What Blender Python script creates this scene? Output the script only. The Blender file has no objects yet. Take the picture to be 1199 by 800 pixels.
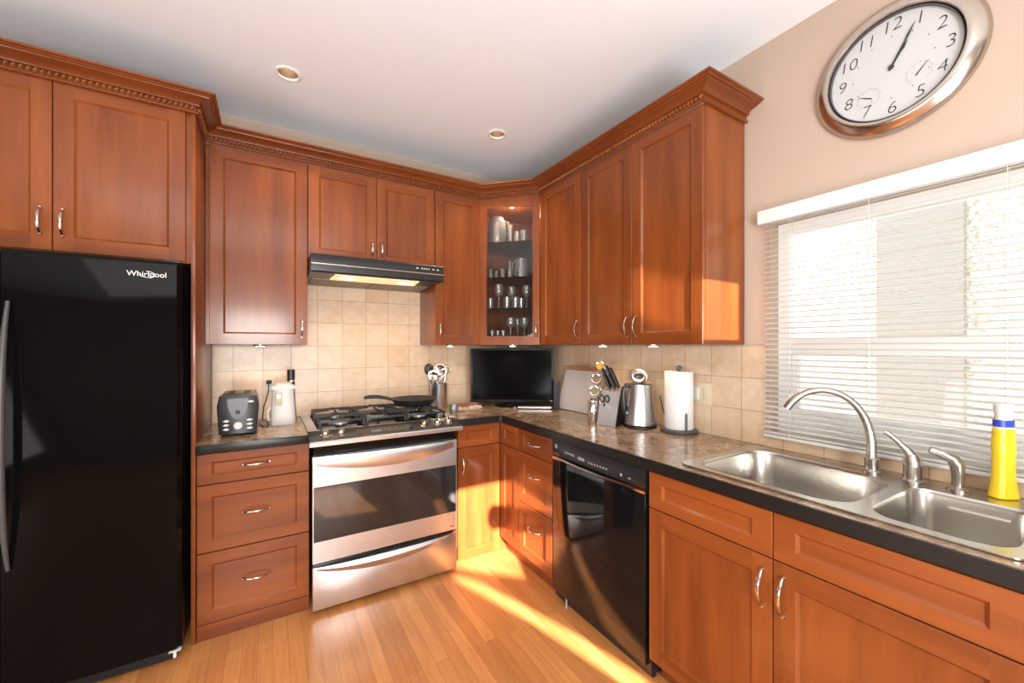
import bpy, bmesh, math, random
from mathutils import Vector, Matrix
random.seed(7)
SC = bpy.context.scene
COL = SC.collection
V3 = Vector
X, Y, Z = V3((1, 0, 0)), V3((0, 1, 0)), V3((0, 0, 1))

# ------------------------------------------------------------------ camera
F, HY, CX, HC = 471.6, 405.25, 599.5, 1.372
V1, V2 = 1380.86, 314.9
YAW = math.atan((CX - V2) / F)
CAM = V3((-1.957, -2.96, HC))
cd = bpy.data.cameras.new('camera'); cam = bpy.data.objects.new('camera', cd); COL.objects.link(cam)
cam.location = CAM
cam.rotation_euler = (math.pi / 2, 0, -YAW)
cd.sensor_width = 36.0
cd.lens = 36.0 * F / 1199.0
cd.shift_y = (HY - 400.0) / 1199.0
cd.clip_start = 0.02
SC.camera = cam
DV = V3((math.sin(YAW), math.cos(YAW), 0)); RV = V3((math.cos(YAW), -math.sin(YAW), 0))
CAM_GROUND = V3((-1.957, -2.96, 0.0))     # camera position at floor level, for placing things by image pixel column and depth
def at(b, D, z=0.0):  # first argument is an image pixel column, second the depth along the view
    p = CAM_GROUND + DV * D + RV * ((b - CX) / F * D); return V3((p.x, p.y, z))

# ------------------------------------------------------------------ exposure, world, lights
SC.view_settings.view_transform = 'Standard'
SC.view_settings.look = 'None'
SC.view_settings.exposure = 0.50
SC.view_settings.gamma = 1.0
SC.view_settings.use_curve_mapping = False
w = bpy.data.worlds.new('sky'); SC.world = w; w.use_nodes = True
w.node_tree.nodes['Background'].inputs[0].default_value = (0.93, 0.96, 1.0, 1)
w.node_tree.nodes['Background'].inputs[1].default_value = 2.0
SX, SZ = 0.20, 0.30           # sunlight drifts 0.20 to the right and drops 0.30 for every metre into the room
sd = bpy.data.lights.new('sun', 'SUN'); sun = bpy.data.objects.new('sun', sd); COL.objects.link(sun)
sd.energy = 42.0; sd.color = (1.0, 0.85, 0.78); sd.angle = math.radians(0.5)
sun.rotation_euler = V3((SX, 1.0, -SZ)).to_track_quat('-Z', 'Y').to_euler()
sun.location = (-2, -7, 3)
def area(name, loc, dirv, sx, sy, power, color):
    l = bpy.data.lights.new(name, 'AREA'); l.shape = 'RECTANGLE'; l.size = sx; l.size_y = sy
    l.energy = power; l.color = color
    o = bpy.data.objects.new(name, l); COL.objects.link(o); o.location = loc
    o.rotation_euler = V3(dirv).to_track_quat('-Z', 'Y').to_euler()
    return o
area('rear_fill', (-2.12, -4.5, 1.58), (0, 1, 0.0), .8, .5, 48, (1.0, 0.97, 0.93))  # added lamp in front of the rear wall, for glare on the left cabinet
area('left_fill', (-4.3, -2.9, 1.15), (1, 0.12, 0.32), 2.6, 1.7, 58, (1.0, 0.97, 0.95))  # added fill by the closed left wall, standing in for window light
area('upward_fill', (-1.75, -4.45, .75), (0, .75, 1), 1.7, .9, 78, (0.93, 0.97, 1.0))  # added fill aimed up from low at the rear to brighten the ceiling
area('overhead_fill', (-2.2, -3.2, 2.74), (0, 0.15, -1), 2.2, 1.6, 26, (1.0, 0.95, 0.88))  # added soft fill under the ceiling

# ------------------------------------------------------------------ materials
M = {}
def newmat(name):
    m = bpy.data.materials.new(name); m.use_nodes = True
    nt = m.node_tree; b = nt.nodes['Principled BSDF']; M[name] = m
    return m, nt, b
def L(nt, a, b): nt.links.new(a, b)
def N(nt, t, **kw):
    n = nt.nodes.new(t)
    for k, v in kw.items(): setattr(n, k, v)
    return n
def plain(name, col, rough=0.5, metal=0.0, coat=0.0, spec=0.5):
    m, nt, b = newmat(name)
    b.inputs['Base Color'].default_value = (*col, 1); b.inputs['Roughness'].default_value = rough
    b.inputs['Metallic'].default_value = metal; b.inputs['Coat Weight'].default_value = coat
    b.inputs['Specular IOR Level'].default_value = spec
    return m
def objcoord(nt, scale=(1, 1, 1)):
    tc = N(nt, 'ShaderNodeTexCoord'); mp = N(nt, 'ShaderNodeMapping'); mp.inputs['Scale'].default_value = scale
    L(nt, tc.outputs['Object'], mp.inputs['Vector']); return mp.outputs['Vector']
def noise(nt, vec, scale, detail=4, rough=0.55):
    n = N(nt, 'ShaderNodeTexNoise'); n.inputs['Scale'].default_value = scale
    n.inputs['Detail'].default_value = detail; n.inputs['Roughness'].default_value = rough
    L(nt, vec, n.inputs['Vector']); return n.outputs['Fac']
def ramp(nt, fac, stops):
    r = N(nt, 'ShaderNodeValToRGB'); e = r.color_ramp.elements
    while len(e) < len(stops): e.new(0.5)
    for k, (p, c) in enumerate(stops):
        e[k].position = p; e[k].color = (*c, 1)
    L(nt, fac, r.inputs['Fac']); return r.outputs['Color']
def mix(nt, a, b, fac, mode='MIX'):
    n = N(nt, 'ShaderNodeMix', data_type='RGBA', blend_type=mode)
    for s, v in ((n.inputs[0], fac), (n.inputs[6], a), (n.inputs[7], b)):
        if hasattr(v, 'is_output'): L(nt, v, s)
        elif isinstance(v, tuple): s.default_value = (*v, 1)
        else: s.default_value = v
    return n.outputs[2]
def bump(nt, b, h, strength=0.1, dist=0.002):
    n = N(nt, 'ShaderNodeBump'); n.inputs['Strength'].default_value = strength; n.inputs['Distance'].default_value = dist
    L(nt, h, n.inputs['Height']); L(nt, n.outputs['Normal'], b.inputs['Normal'])

def wood(name, scale, dark, light, rough=0.31):
    m, nt, b = newmat(name)
    oi = N(nt, 'ShaderNodeObjectInfo')
    tc = N(nt, 'ShaderNodeTexCoord')
    off = N(nt, 'ShaderNodeVectorMath', operation='MULTIPLY_ADD')
    off.inputs[1].default_value = (1, 1, 1)
    sc = N(nt, 'ShaderNodeMath', operation='MULTIPLY'); sc.inputs[1].default_value = 7.0
    L(nt, oi.outputs['Random'], sc.inputs[0])
    L(nt, tc.outputs['Object'], off.inputs[0]); L(nt, sc.outputs[0], off.inputs[2])
    mp = N(nt, 'ShaderNodeMapping'); mp.inputs['Scale'].default_value = scale; L(nt, off.outputs[0], mp.inputs['Vector'])
    big = noise(nt, mp.outputs['Vector'], 1.0, 3)
    fine = noise(nt, mp.outputs['Vector'], 12.0, 6, 0.65)
    mpb = N(nt, 'ShaderNodeMapping'); mpb.inputs['Scale'].default_value = (5, 5, 5); L(nt, off.outputs[0], mpb.inputs['Vector'])
    blot = noise(nt, mpb.outputs['Vector'], 1.0, 3)
    c1 = ramp(nt, big, [(0.3, dark), (0.7, light)])
    c2 = mix(nt, c1, (0.75, 0.72, 0.70), ramp(nt, fine, [(0.35, (0.30,) * 3), (0.62, (0.0,) * 3)]), 'MULTIPLY')
    c3 = mix(nt, c2, (0.80, 0.76, 0.74), ramp(nt, blot, [(0.35, (0.30,) * 3), (0.6, (0.0,) * 3)]), 'MULTIPLY')
    val = N(nt, 'ShaderNodeHueSaturation')
    mr = N(nt, 'ShaderNodeMapRange'); mr.inputs[3].default_value = 0.90; mr.inputs[4].default_value = 1.10
    L(nt, oi.outputs['Random'], mr.inputs[0]); L(nt, mr.outputs[0], val.inputs['Value']); L(nt, c3, val.inputs['Color'])
    L(nt, val.outputs['Color'], b.inputs['Base Color'])
    b.inputs['Roughness'].default_value = rough
    b.inputs['Coat Weight'].default_value = 0.28; b.inputs['Coat Roughness'].default_value = 0.13; b.inputs['Specular IOR Level'].default_value = 0.25
    return m
CD, CL = (0.150, 0.0345, 0.0078), (0.268, 0.073, 0.016)
wood('rope_highlight_wood', (9, 9, 9), (0.25, 0.075, 0.020), (0.36, 0.125, 0.036))  # lighter than the cherry; bead highlights are painted into the colour
wood('cherry_upright', (9, 9, 0.9), CD, CL)
wood('cherry_flat', (0.9, 0.9, 12), CD, CL)
wood('cherry_crown', (1.5, 1.5, 9), (0.14, 0.034, 0.009), (0.22, 0.060, 0.016), 0.3)
wood('board_wood', (2, 2, 14), (0.42, 0.19, 0.07), (0.58, 0.30, 0.13), 0.5)
plain('dark_gap', (0.03, 0.012, 0.006), 0.8)
plain('nickel', (0.54, 0.47, 0.41), 0.22, 1.0)
plain('chrome', (0.85, 0.84, 0.82), 0.08, 1.0)
plain('brushed_nickel', (0.50, 0.47, 0.43), 0.27, 1.0)
m, nt, b = newmat('steel')
b.inputs['Metallic'].default_value = 1.0; b.inputs['Base Color'].default_value = (0.70, 0.715, 0.74, 1)
v = objcoord(nt, (2, 2, 300)); n_ = noise(nt, v, 2.0, 2)
r_ = N(nt, 'ShaderNodeMapRange'); r_.inputs[3].default_value = 0.26; r_.inputs[4].default_value = 0.31
L(nt, n_, r_.inputs[0]); L(nt, r_.outputs[0], b.inputs['Roughness'])
m, nt, b = newmat('sink_steel')
b.inputs['Metallic'].default_value = 1.0; b.inputs['Base Color'].default_value = (0.60, 0.58, 0.54, 1)
b.inputs['Roughness'].default_value = 0.26
plain('black_gloss', (0.005, 0.005, 0.005), 0.06, 0, 0, 0.35)
plain('fridge_black', (0.003, 0.0027, 0.0027), 0.06, 0, 0, 0.10)
plain('black_plastic', (0.012, 0.012, 0.013), 0.32)
plain('black_rubber', (0.015, 0.015, 0.015), 0.6)
plain('cast_iron', (0.016, 0.015, 0.015), 0.45)
plain('dark_grey', (0.06, 0.06, 0.062), 0.35)
plain('grey_plastic', (0.30, 0.30, 0.31), 0.4)
plain('silver_plastic', (0.55, 0.55, 0.56), 0.3, 0.6)
plain('white_plastic', (0.62, 0.61, 0.58), 0.4)
plain('off_white_plastic', (0.58, 0.49, 0.36), 0.4)
plain('white_paint', (0.82, 0.82, 0.80), 0.4)
plain('paper', (0.70, 0.70, 0.69), 0.9)
plain('white_board', (0.62, 0.58, 0.55), 0.45)
plain('clock_face', (0.50, 0.50, 0.51), 0.6)
plain('ink', (0.03, 0.03, 0.03), 0.7)
plain('pale_ink', (0.30, 0.30, 0.30), 0.7)
plain('white_mark', (0.75, 0.75, 0.75), 0.4)
plain('blue_plastic', (0.02, 0.06, 0.42), 0.35)
plain('red_clay', (0.35, 0.08, 0.04), 0.5)
plain('rattan', (0.55, 0.40, 0.24), 0.7)
plain('gold_spice', (0.70, 0.34, 0.03), 0.35)
plain('brown_spice', (0.20, 0.09, 0.03), 0.5)
plain('green_spice', (0.20, 0.17, 0.05), 0.5)
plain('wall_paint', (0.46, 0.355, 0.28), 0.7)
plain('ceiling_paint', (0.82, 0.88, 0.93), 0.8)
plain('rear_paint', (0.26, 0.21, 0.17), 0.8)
plain('hood_filter', (0.30, 0.26, 0.20), 0.5, 0.3)
plain('screen', (0.003, 0.003, 0.003), 0.12, 0, 0, 0.05)
plain('grey_panel', (0.055, 0.055, 0.058), 0.3)
plain('oven_black', (0.014, 0.014, 0.014), 0.05, 0, 0.6)
plain('cream_stucco_flat', (0.80, 0.76, 0.68), 0.9)
plain('grey_siding', (0.40, 0.38, 0.35), 0.8)
m, nt, b = newmat('stucco')
v = objcoord(nt); n_ = noise(nt, v, 26, 4, 0.7)
L(nt, ramp(nt, n_, [(0.40, (0.52, 0.47, 0.39)), (0.52, (0.84, 0.82, 0.77))]), b.inputs['Base Color']); b.inputs['Roughness'].default_value = 0.95
bump(nt, b, n_, 0.8, 0.02)
m, nt, b = newmat('yellow_soap')
b.inputs['Base Color'].default_value = (0.74, 0.55, 0.02, 1); b.inputs['Roughness'].default_value = 0.18
b.inputs['Subsurface Weight'].default_value = 0.15; b.inputs['Subsurface Radius'].default_value = (0.02, 0.015, 0.002)
def emit(name, col, s):
    m, nt, b = newmat(name); b.inputs['Base Color'].default_value = (*col, 1)
    b.inputs['Emission Color'].default_value = (*col, 1); b.inputs['Emission Strength'].default_value = s
emit('bulb', (1.0, 0.86, 0.66), 5.0)
emit('lens_lit', (1.0, 0.66, 0.36), 0.55)
plain('lamp_reflector', (0.20, 0.13, 0.08), 0.5, 0.3)

def thin_glass(name, ior, tint=(1, 1, 1), rough=0.02):
    m = bpy.data.materials.new(name); m.use_nodes = True; M[name] = m
    nt = m.node_tree; nt.nodes.remove(nt.nodes['Principled BSDF'])
    t = N(nt, 'ShaderNodeBsdfTransparent'); t.inputs[0].default_value = (*tint, 1)
    g = N(nt, 'ShaderNodeBsdfGlossy'); g.inputs['Roughness'].default_value = rough
    f = N(nt, 'ShaderNodeFresnel'); f.inputs[0].default_value = ior
    mx = N(nt, 'ShaderNodeMixShader'); L(nt, f.outputs[0], mx.inputs[0]); L(nt, t.outputs[0], mx.inputs[1]); L(nt, g.outputs[0], mx.inputs[2])
    L(nt, mx.outputs[0], nt.nodes['Material Output'].inputs[0])
thin_glass('pane_glass', 1.35, (0.97, 0.98, 0.97))
thin_glass('door_glass', 1.45, (0.92, 0.93, 0.92))
thin_glass('drink_glass', 2.3, (0.97, 0.98, 0.99), 0.12)
nt = M['drink_glass'].node_tree; out = nt.nodes['Material Output']; prev = out.inputs[0].links[0].from_socket
df = N(nt, 'ShaderNodeBsdfDiffuse'); df.inputs[0].default_value = (.9, .9, .9, 1)
m2_ = N(nt, 'ShaderNodeMixShader'); m2_.inputs[0].default_value = 0.10; L(nt, prev, m2_.inputs[1]); L(nt, df.outputs[0], m2_.inputs[2]); L(nt, m2_.outputs[0], out.inputs[0])
m = bpy.data.materials.new('blind_vinyl'); m.use_nodes = True; M['blind_vinyl'] = m
nt = m.node_tree; nt.nodes.remove(nt.nodes['Principled BSDF'])
a_ = N(nt, 'ShaderNodeBsdfDiffuse'); a_.inputs[0].default_value = (0.78, 0.77, 0.74, 1)
t_ = N(nt, 'ShaderNodeBsdfTranslucent'); t_.inputs[0].default_value = (0.84, 0.82, 0.76, 1)
mx = N(nt, 'ShaderNodeMixShader'); mx.inputs[0].default_value = 0.28
L(nt, a_.outputs[0], mx.inputs[1]); L(nt, t_.outputs[0], mx.inputs[2]); L(nt, mx.outputs[0], nt.nodes['Material Output'].inputs[0])

def tile(name, ax, ox, oz):
    m, nt, b = newmat(name)
    tc = N(nt, 'ShaderNodeTexCoord'); sp = N(nt, 'ShaderNodeSeparateXYZ'); L(nt, tc.outputs['Object'], sp.inputs[0])
    cb = N(nt, 'ShaderNodeCombineXYZ'); mth = []
    for k, (s, o) in enumerate(((sp.outputs[ax], ox), (sp.outputs[2], oz))):
        a = N(nt, 'ShaderNodeMath', operation='ADD'); a.inputs[1].default_value = o; L(nt, s, a.inputs[0]); L(nt, a.outputs[0], cb.inputs[k])
    br = N(nt, 'ShaderNodeTexBrick', offset=0.0, squash=1.0)
    br.inputs['Scale'].default_value = 1.0; br.inputs['Brick Width'].default_value = 0.1535; br.inputs['Row Height'].default_value = 0.153
    br.inputs['Mortar Size'].default_value = 0.0016; br.inputs['Mortar Smooth'].default_value = 0.3; br.inputs['Bias'].default_value = 0.0
    br.inputs['Color1'].default_value = (0.66, 0.52, 0.38, 1); br.inputs['Color2'].default_value = (0.60, 0.44, 0.30, 1)
    br.inputs['Mortar'].default_value = (0.36, 0.23, 0.13, 1)
    L(nt, cb.outputs[0], br.inputs['Vector'])
    v = objcoord(nt); n1 = noise(nt, v, 16, 5, 0.6)
    c = mix(nt, br.outputs['Color'], (0.80, 0.70, 0.60), ramp(nt, n1, [(0.38, (0.45,) * 3), (0.62, (0.0,) * 3)]), 'MULTIPLY')
    L(nt, c, b.inputs['Base Color']); b.inputs['Roughness'].default_value = 0.30
    inv = N(nt, 'ShaderNodeMath', operation='SUBTRACT'); inv.inputs[0].default_value = 1.0; L(nt, br.outputs['Fac'], inv.inputs[1])
    bump(nt, b, inv.outputs[0], 0.6, 0.002)
tile('tile_back', 0, 1.681 + 0.1535 * 40, -0.914 + 0.153 * 20)
tile('tile_right', 1, 1.256 + 0.1535 * 40, -0.914 + 0.153 * 20)
tile('tile_sill', 1, 1.256 + 0.1535 * 40 + 0.03, -0.86 + 0.153 * 20)

m, nt, b = newmat('oak_floor')
tc = N(nt, 'ShaderNodeTexCoord'); sp = N(nt, 'ShaderNodeSeparateXYZ'); L(nt, tc.outputs['Object'], sp.inputs[0])
cb = N(nt, 'ShaderNodeCombineXYZ')
for k, s in ((0, sp.outputs[1]), (1, sp.outputs[0])):
    a = N(nt, 'ShaderNodeMath', operation='ADD'); a.inputs[1].default_value = 20.0; L(nt, s, a.inputs[0]); L(nt, a.outputs[0], cb.inputs[k])
br = N(nt, 'ShaderNodeTexBrick', offset=0.37, offset_frequency=2)
br.inputs['Scale'].default_value = 1.0; br.inputs['Brick Width'].default_value = 0.85; br.inputs['Row Height'].default_value = 0.060
br.inputs['Mortar Size'].default_value = 0.0007; br.inputs['Mortar Smooth'].default_value = 0.2; br.inputs['Bias'].default_value = 0.0
br.inputs['Color1'].default_value = (0.63, 0.275, 0.088, 1); br.inputs['Color2'].default_value = (0.47, 0.185, 0.054, 1)
br.inputs['Mortar'].default_value = (0.25, 0.10, 0.03, 1)
L(nt, cb.outputs[0], br.inputs['Vector'])
vg = objcoord(nt, (34, 2.0, 1)); ng = noise(nt, vg, 1.6, 6, 0.65)
c = mix(nt, br.outputs['Color'], (0.72, 0.62, 0.52), ramp(nt, ng, [(0.36, (0.55,) * 3), (0.60, (0.0,) * 3)]), 'MULTIPLY')
L(nt, c, b.inputs['Base Color']); b.inputs['Roughness'].default_value = 0.30; b.inputs['Coat Weight'].default_value = 0.2
b.inputs['Coat Roughness'].default_value = 0.15

m, nt, b = newmat('laminate')
v = objcoord(nt, (1, 1, 1)); n1 = noise(nt, v, 14, 6, 0.7); n2 = noise(nt, v, 60, 4, 0.6)
c = ramp(nt, n1, [(0.34, (0.17, 0.108, 0.068)), (0.50, (0.31, 0.20, 0.128)), (0.66, (0.45, 0.32, 0.22))])
c = mix(nt, c, (0.55, 0.5, 0.46), ramp(nt, n2, [(0.42, (0.6,) * 3), (0.58, (0.0,) * 3)]), 'MULTIPLY')
L(nt, c, b.inputs['Base Color']); b.inputs['Roughness'].default_value = 0.17
plain('counter_edge', (0.010, 0.009, 0.0085), 0.3, 0, 0, 0.35)

# ------------------------------------------------------------------ mesh builder
OFF = {}
class MB:
    def __init__(self): self.bm = bmesh.new(); self.mi = 0
    def _f(self, fs):
        for f in fs: f.material_index = self.mi
    def face(self, pts):
        f = self.bm.faces.new([self.bm.verts.new(p) for p in pts]); f.material_index = self.mi; return f
    def box(self, a, b, bev=0.0, seg=2):
        lo = [min(p, q) for p, q in zip(a, b)]; hi = [max(p, q) for p, q in zip(a, b)]
        r = bmesh.ops.create_cube(self.bm, size=1.0); vs = r['verts']
        for v_ in vs:
            v_.co = V3([lo[k] if v_.co[k] < 0 else hi[k] for k in range(3)])
        fs = {f for v_ in vs for f in v_.link_faces}; self._f(fs)
        if bev > 0:
            es = list({e for v_ in vs for e in v_.link_edges})
            r = bmesh.ops.bevel(self.bm, geom=es, offset=bev, segments=seg, affect='EDGES', profile=0.5, clamp_overlap=True)
            self._f(r['faces'])
        return self
    def obox(self, O, U, V, W, a, b, bev=0.0):
        r = bmesh.ops.create_cube(self.bm, size=1.0); vs = r['verts']
        for v_ in vs:
            c = [a[k] if v_.co[k] < 0 else b[k] for k in range(3)]
            v_.co = O + U * c[0] + V * c[1] + W * c[2]
        self._f({f for v_ in vs for f in v_.link_faces})
        if bev > 0:
            es = list({e for v_ in vs for e in v_.link_edges})
            r = bmesh.ops.bevel(self.bm, geom=es, offset=bev, segments=2, affect='EDGES', profile=0.5, clamp_overlap=True); self._f(r['faces'])
        return self
    def loft(self, loops, cap0=True, cap1=True, closed=True):
        rows = [[self.bm.verts.new(p) for p in lp] for lp in loops]; n = len(rows[0]); fs = []
        for a, b in zip(rows, rows[1:]):
            for k in range(n if closed else n - 1):
                q = (k + 1) % n; fs.append(self.bm.faces.new([a[k], a[q], b[q], b[k]]))
        if cap0: fs.append(self.bm.faces.new(rows[0][::-1]))
        if cap1: fs.append(self.bm.faces.new(rows[-1]))
        self._f(fs); return self
    def lathe(self, O, prof, seg=24, U=X, V=Y, W=Z, cap0=True, cap1=True):
        O = V3(O); loops = []
        for r, z in prof:
            r = max(r, 1e-5)
            loops.append([O + U * (r * math.cos(2 * math.pi * k / seg)) + V * (r * math.sin(2 * math.pi * k / seg)) + W * z for k in range(seg)])
        return self.loft(loops, cap0, cap1)
    def tube(self, pts, r, seg=10, up=None, flat=1.0):
        pts = [V3(p) for p in pts]; n = len(pts); rs = r if isinstance(r, (list, tuple)) else [r] * n
        loops = []; prev = None
        for k in range(n):
            t = (pts[min(k + 1, n - 1)] - pts[max(k - 1, 0)]).normalized()
            ref = prev if prev is not None else (V3(up) if up is not None else (Z if abs(t.z) < 0.9 else X))
            u = (ref - t * ref.dot(t)).normalized(); prev = u; v_ = t.cross(u)
            loops.append([pts[k] + u * (rs[k] * math.cos(2 * math.pi * j / seg)) + v_ * (rs[k] * flat * math.sin(2 * math.pi * j / seg)) for j in range(seg)])
        return self.loft(loops)
    def sphere(self, O, r, sx=1, sy=1, sz=1, seg=14):
        rr = bmesh.ops.create_uvsphere(self.bm, u_segments=seg, v_segments=max(6, seg * 2 // 3), radius=r)
        for v_ in rr['verts']: v_.co = V3(O) + V3((v_.co.x * sx, v_.co.y * sy, v_.co.z * sz))
        self._f({f for v_ in rr['verts'] for f in v_.link_faces}); return self
    def plate(self, outer, holes, O, U, V, W, d0, d1, sides=True):
        """flat plate with holes, between depths d0 and d1 along W"""
        O = V3(O)
        def P(p, d): return O + U * p[0] + V * p[1] + W * d
        for d in (d0, d1):
            es = []
            for lp in [outer] + list(holes):
                vs = [self.bm.verts.new(P(p, d)) for p in lp]
                for k in range(len(vs)): es.append(self.bm.edges.new((vs[k], vs[(k + 1) % len(vs)])))
            r = bmesh.ops.triangle_fill(self.bm, use_beauty=True, use_dissolve=False, edges=es, normal=W)
            self._f([g for g in r['geom'] if isinstance(g, bmesh.types.BMFace)])
        if sides:
            for lp in [outer] + list(holes):
                self.loft([[P(p, d0) for p in lp], [P(p, d1) for p in lp]], False, False)
        return self
    def prism(self, poly, O, U, V, W, d0, d1, bev=0.0):
        O = V3(O)
        return self.loft([[O + U * a + V * c + W * d for a, c in poly] for d in (d0, d1)])
    def build(self, name, mats, parent=None, loc=None, smooth=35.0):
        bmesh.ops.remove_doubles(self.bm, verts=self.bm.verts, dist=1e-6)
        bmesh.ops.recalc_face_normals(self.bm, faces=self.bm.faces)
        off = OFF[parent.name] if parent is not None else (V3(loc) if loc is not None else V3((0, 0, 0)))
        for v_ in self.bm.verts: v_.co -= off
        me = bpy.data.meshes.new(name); self.bm.to_mesh(me); self.bm.free()
        for q in (mats if isinstance(mats, (list, tuple)) else [mats]): me.materials.append(M[q])
        for p in me.polygons: p.use_smooth = True
        me.set_sharp_from_angle(angle=math.radians(smooth))
        o = bpy.data.objects.new(name, me); COL.objects.link(o)
        if parent is not None: o.parent = parent
        else: o.location = off
        OFF[o.name] = off
        return o
def tag(o, label, cat, group=None):
    o['label'] = label; o['category'] = cat
    if group: o['group'] = group
    return o
def thing(name, loc, label, cat, group=None):
    o = bpy.data.objects.new(name, None); COL.objects.link(o); o.location = loc; o.empty_display_size = 0.05
    OFF[o.name] = V3(loc); return tag(o, label, cat, group)
def struct(o): o['kind'] = 'structure'; return o
def dup(root, loc, label, group=None):
    r = root.copy(); COL.objects.link(r); r.location = loc; r['label'] = label
    if group: r['group'] = group
    for ch in root.children:
        c = ch.copy(); COL.objects.link(c); c.parent = r
        for g in ch.children:
            q = g.copy(); COL.objects.link(q); q.parent = c
    return r
def circ(cx, cy, r, n=32): return [(cx + r * math.cos(2 * math.pi * k / n), cy + r * math.sin(2 * math.pi * k / n)) for k in range(n)]
def rrect(x0, y0, x1, y1, r, n=6):
    out = []
    rs = r if isinstance(r, (list, tuple)) else [r] * 4
    for (cx, cy, a, q) in ((x1, y1, 0, rs[0]), (x0, y1, 90, rs[1]), (x0, y0, 180, rs[2]), (x1, y0, 270, rs[3])):
        ccx = cx - q if a in (0, 270) else cx + q; ccy = cy - q if a in (0, 90) else cy + q
        for k in range(n + 1):
            t = math.radians(a + 90 * k / n); out.append((ccx + q * math.cos(t), ccy + q * math.sin(t)))
    return out
def text(name, s, size, O, U, V, W, mat, parent, depth=0.0006, shear=0.0, weight=0.0):
    cu = bpy.data.curves.new(name, 'FONT'); cu.body = s; cu.size = size; cu.align_x = 'CENTER'; cu.align_y = 'CENTER'
    cu.extrude = depth; cu.shear = shear; cu.offset = weight; cu.resolution_u = 4
    ob = bpy.data.objects.new(name, cu); COL.objects.link(ob)
    dg = bpy.context.evaluated_depsgraph_get(); me = bpy.data.meshes.new_from_object(ob.evaluated_get(dg))
    bpy.data.objects.remove(ob); bpy.data.curves.remove(cu)
    me.name = name; off = OFF[parent.name]
    for v_ in me.vertices: v_.co = V3(O) + U * v_.co.x + V * v_.co.y + W * v_.co.z - off
    me.materials.clear(); me.materials.append(M[mat])
    o = bpy.data.objects.new(name, me); COL.objects.link(o); o.parent = parent; OFF[o.name] = off
    return o

# ================================================================== SETTING
ZC = 2.765; XL = -4.4; YR = -4.6
b = MB(); b.box((XL - .12, YR - .12, -.06), (0.14, 0.12, 0.0)); struct(b.build('floor', 'oak_floor'))
DL = [(-1.873, -.607), (-.674, -.644)]
b = MB(); b.plate([(XL - .12, YR - .12), (0.14, YR - .12), (0.14, 0.12), (XL - .12, 0.12)], [circ(x, y, .048) for x, y in DL], (0, 0, 0), X, Y, Z, ZC, ZC + .09); struct(b.build('ceiling', 'ceiling_paint'))
b = MB(); b.box((XL, 0.0, 0), (0.0, 0.12, ZC)); struct(b.build('wall_back', 'wall_paint'))
WY0, WY1, WZ0, WZ1 = -1.995, -3.36, 0.957, 1.932
b = MB(); b.plate([(0.12, 0), (YR, 0), (YR, ZC), (0.12, ZC)], [[(WY0, WZ0), (WY1, WZ0), (WY1, WZ1), (WY0, WZ1)]], (0, 0, 0), Y, Z, X, 0.0, 0.14)
struct(b.build('wall_right', 'wall_paint'))
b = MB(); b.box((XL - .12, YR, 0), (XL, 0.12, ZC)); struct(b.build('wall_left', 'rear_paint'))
def back(x, y, z):
    dy = y - YR; return (x - SX * dy, z + SZ * dy)
holes = [  # openings in the unseen rear wall, shaped to cast the sun patches
    [back(-.975, -.64, 0.0), back(-.66, -.95, 0.0), back(-.62, -1.15, .20), back(-.62, -1.15, .33), back(-.62, -.70, .18), back(-.70, -.64, .17), back(-.728, -.64, .20), back(-.738, -.64, .25), back(-.728, -.64, .30), back(-.70, -.64, .33), back(-.62, -.70, .33), back(-.62, -1.15, .45), back(-.62, -.66, .485), back(-.975, -.64, .475)],
    [back(-1.05, -.70, 0), back(-1.0, -.83, 0), back(-.85, -1.26, 0), back(-.71, -1.86, 0), back(-.62, -1.86, 0), back(-.70, -1.50, 0), back(-.80, -1.17, 0), back(-.94, -.78, 0)],
    [(-2.15, 0.55), (-1.68, 0.58), (-1.72, 0.82), (-2.10, 0.80)],
]
for k in range(26):                     # louvre slits added to thin the sun patch on the upper cabinet
    z = 2.222 + k * .022
    if z > 2.72: break
    xl = -.878 - .081 * min(1, max(0, (z - 2.242) / .244)); xr = -.603 if z < 2.465 else -.878 - .081 * (z - 2.4745) / .2615
    if xr - xl > .012: holes.append([(xl, z), (xr, z), (xr, z + .0145), (xl, z + .0145)])
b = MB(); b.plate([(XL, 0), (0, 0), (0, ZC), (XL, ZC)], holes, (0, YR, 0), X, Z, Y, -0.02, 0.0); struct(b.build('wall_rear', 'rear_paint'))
# tiled splashbacks and sill
b = MB(); b.box((-2.243, -0.008, 0.912), (-0.009, -0.0005, 1.90)); struct(b.build('trim_1', 'tile_back'))
b = MB(); b.box((-0.008, -1.978, 0.912), (-0.0005, -0.0005, 1.378)); struct(b.build('trim_2', 'tile_right'))
b = MB(); b.box((-0.008, -3.40, 0.912), (-0.0005, -1.979, WZ0)); b.box((-0.012, -3.36, WZ0), (0.09, -1.995, WZ0 + .008)); struct(b.build('trim_3', 'tile_sill'))
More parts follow.
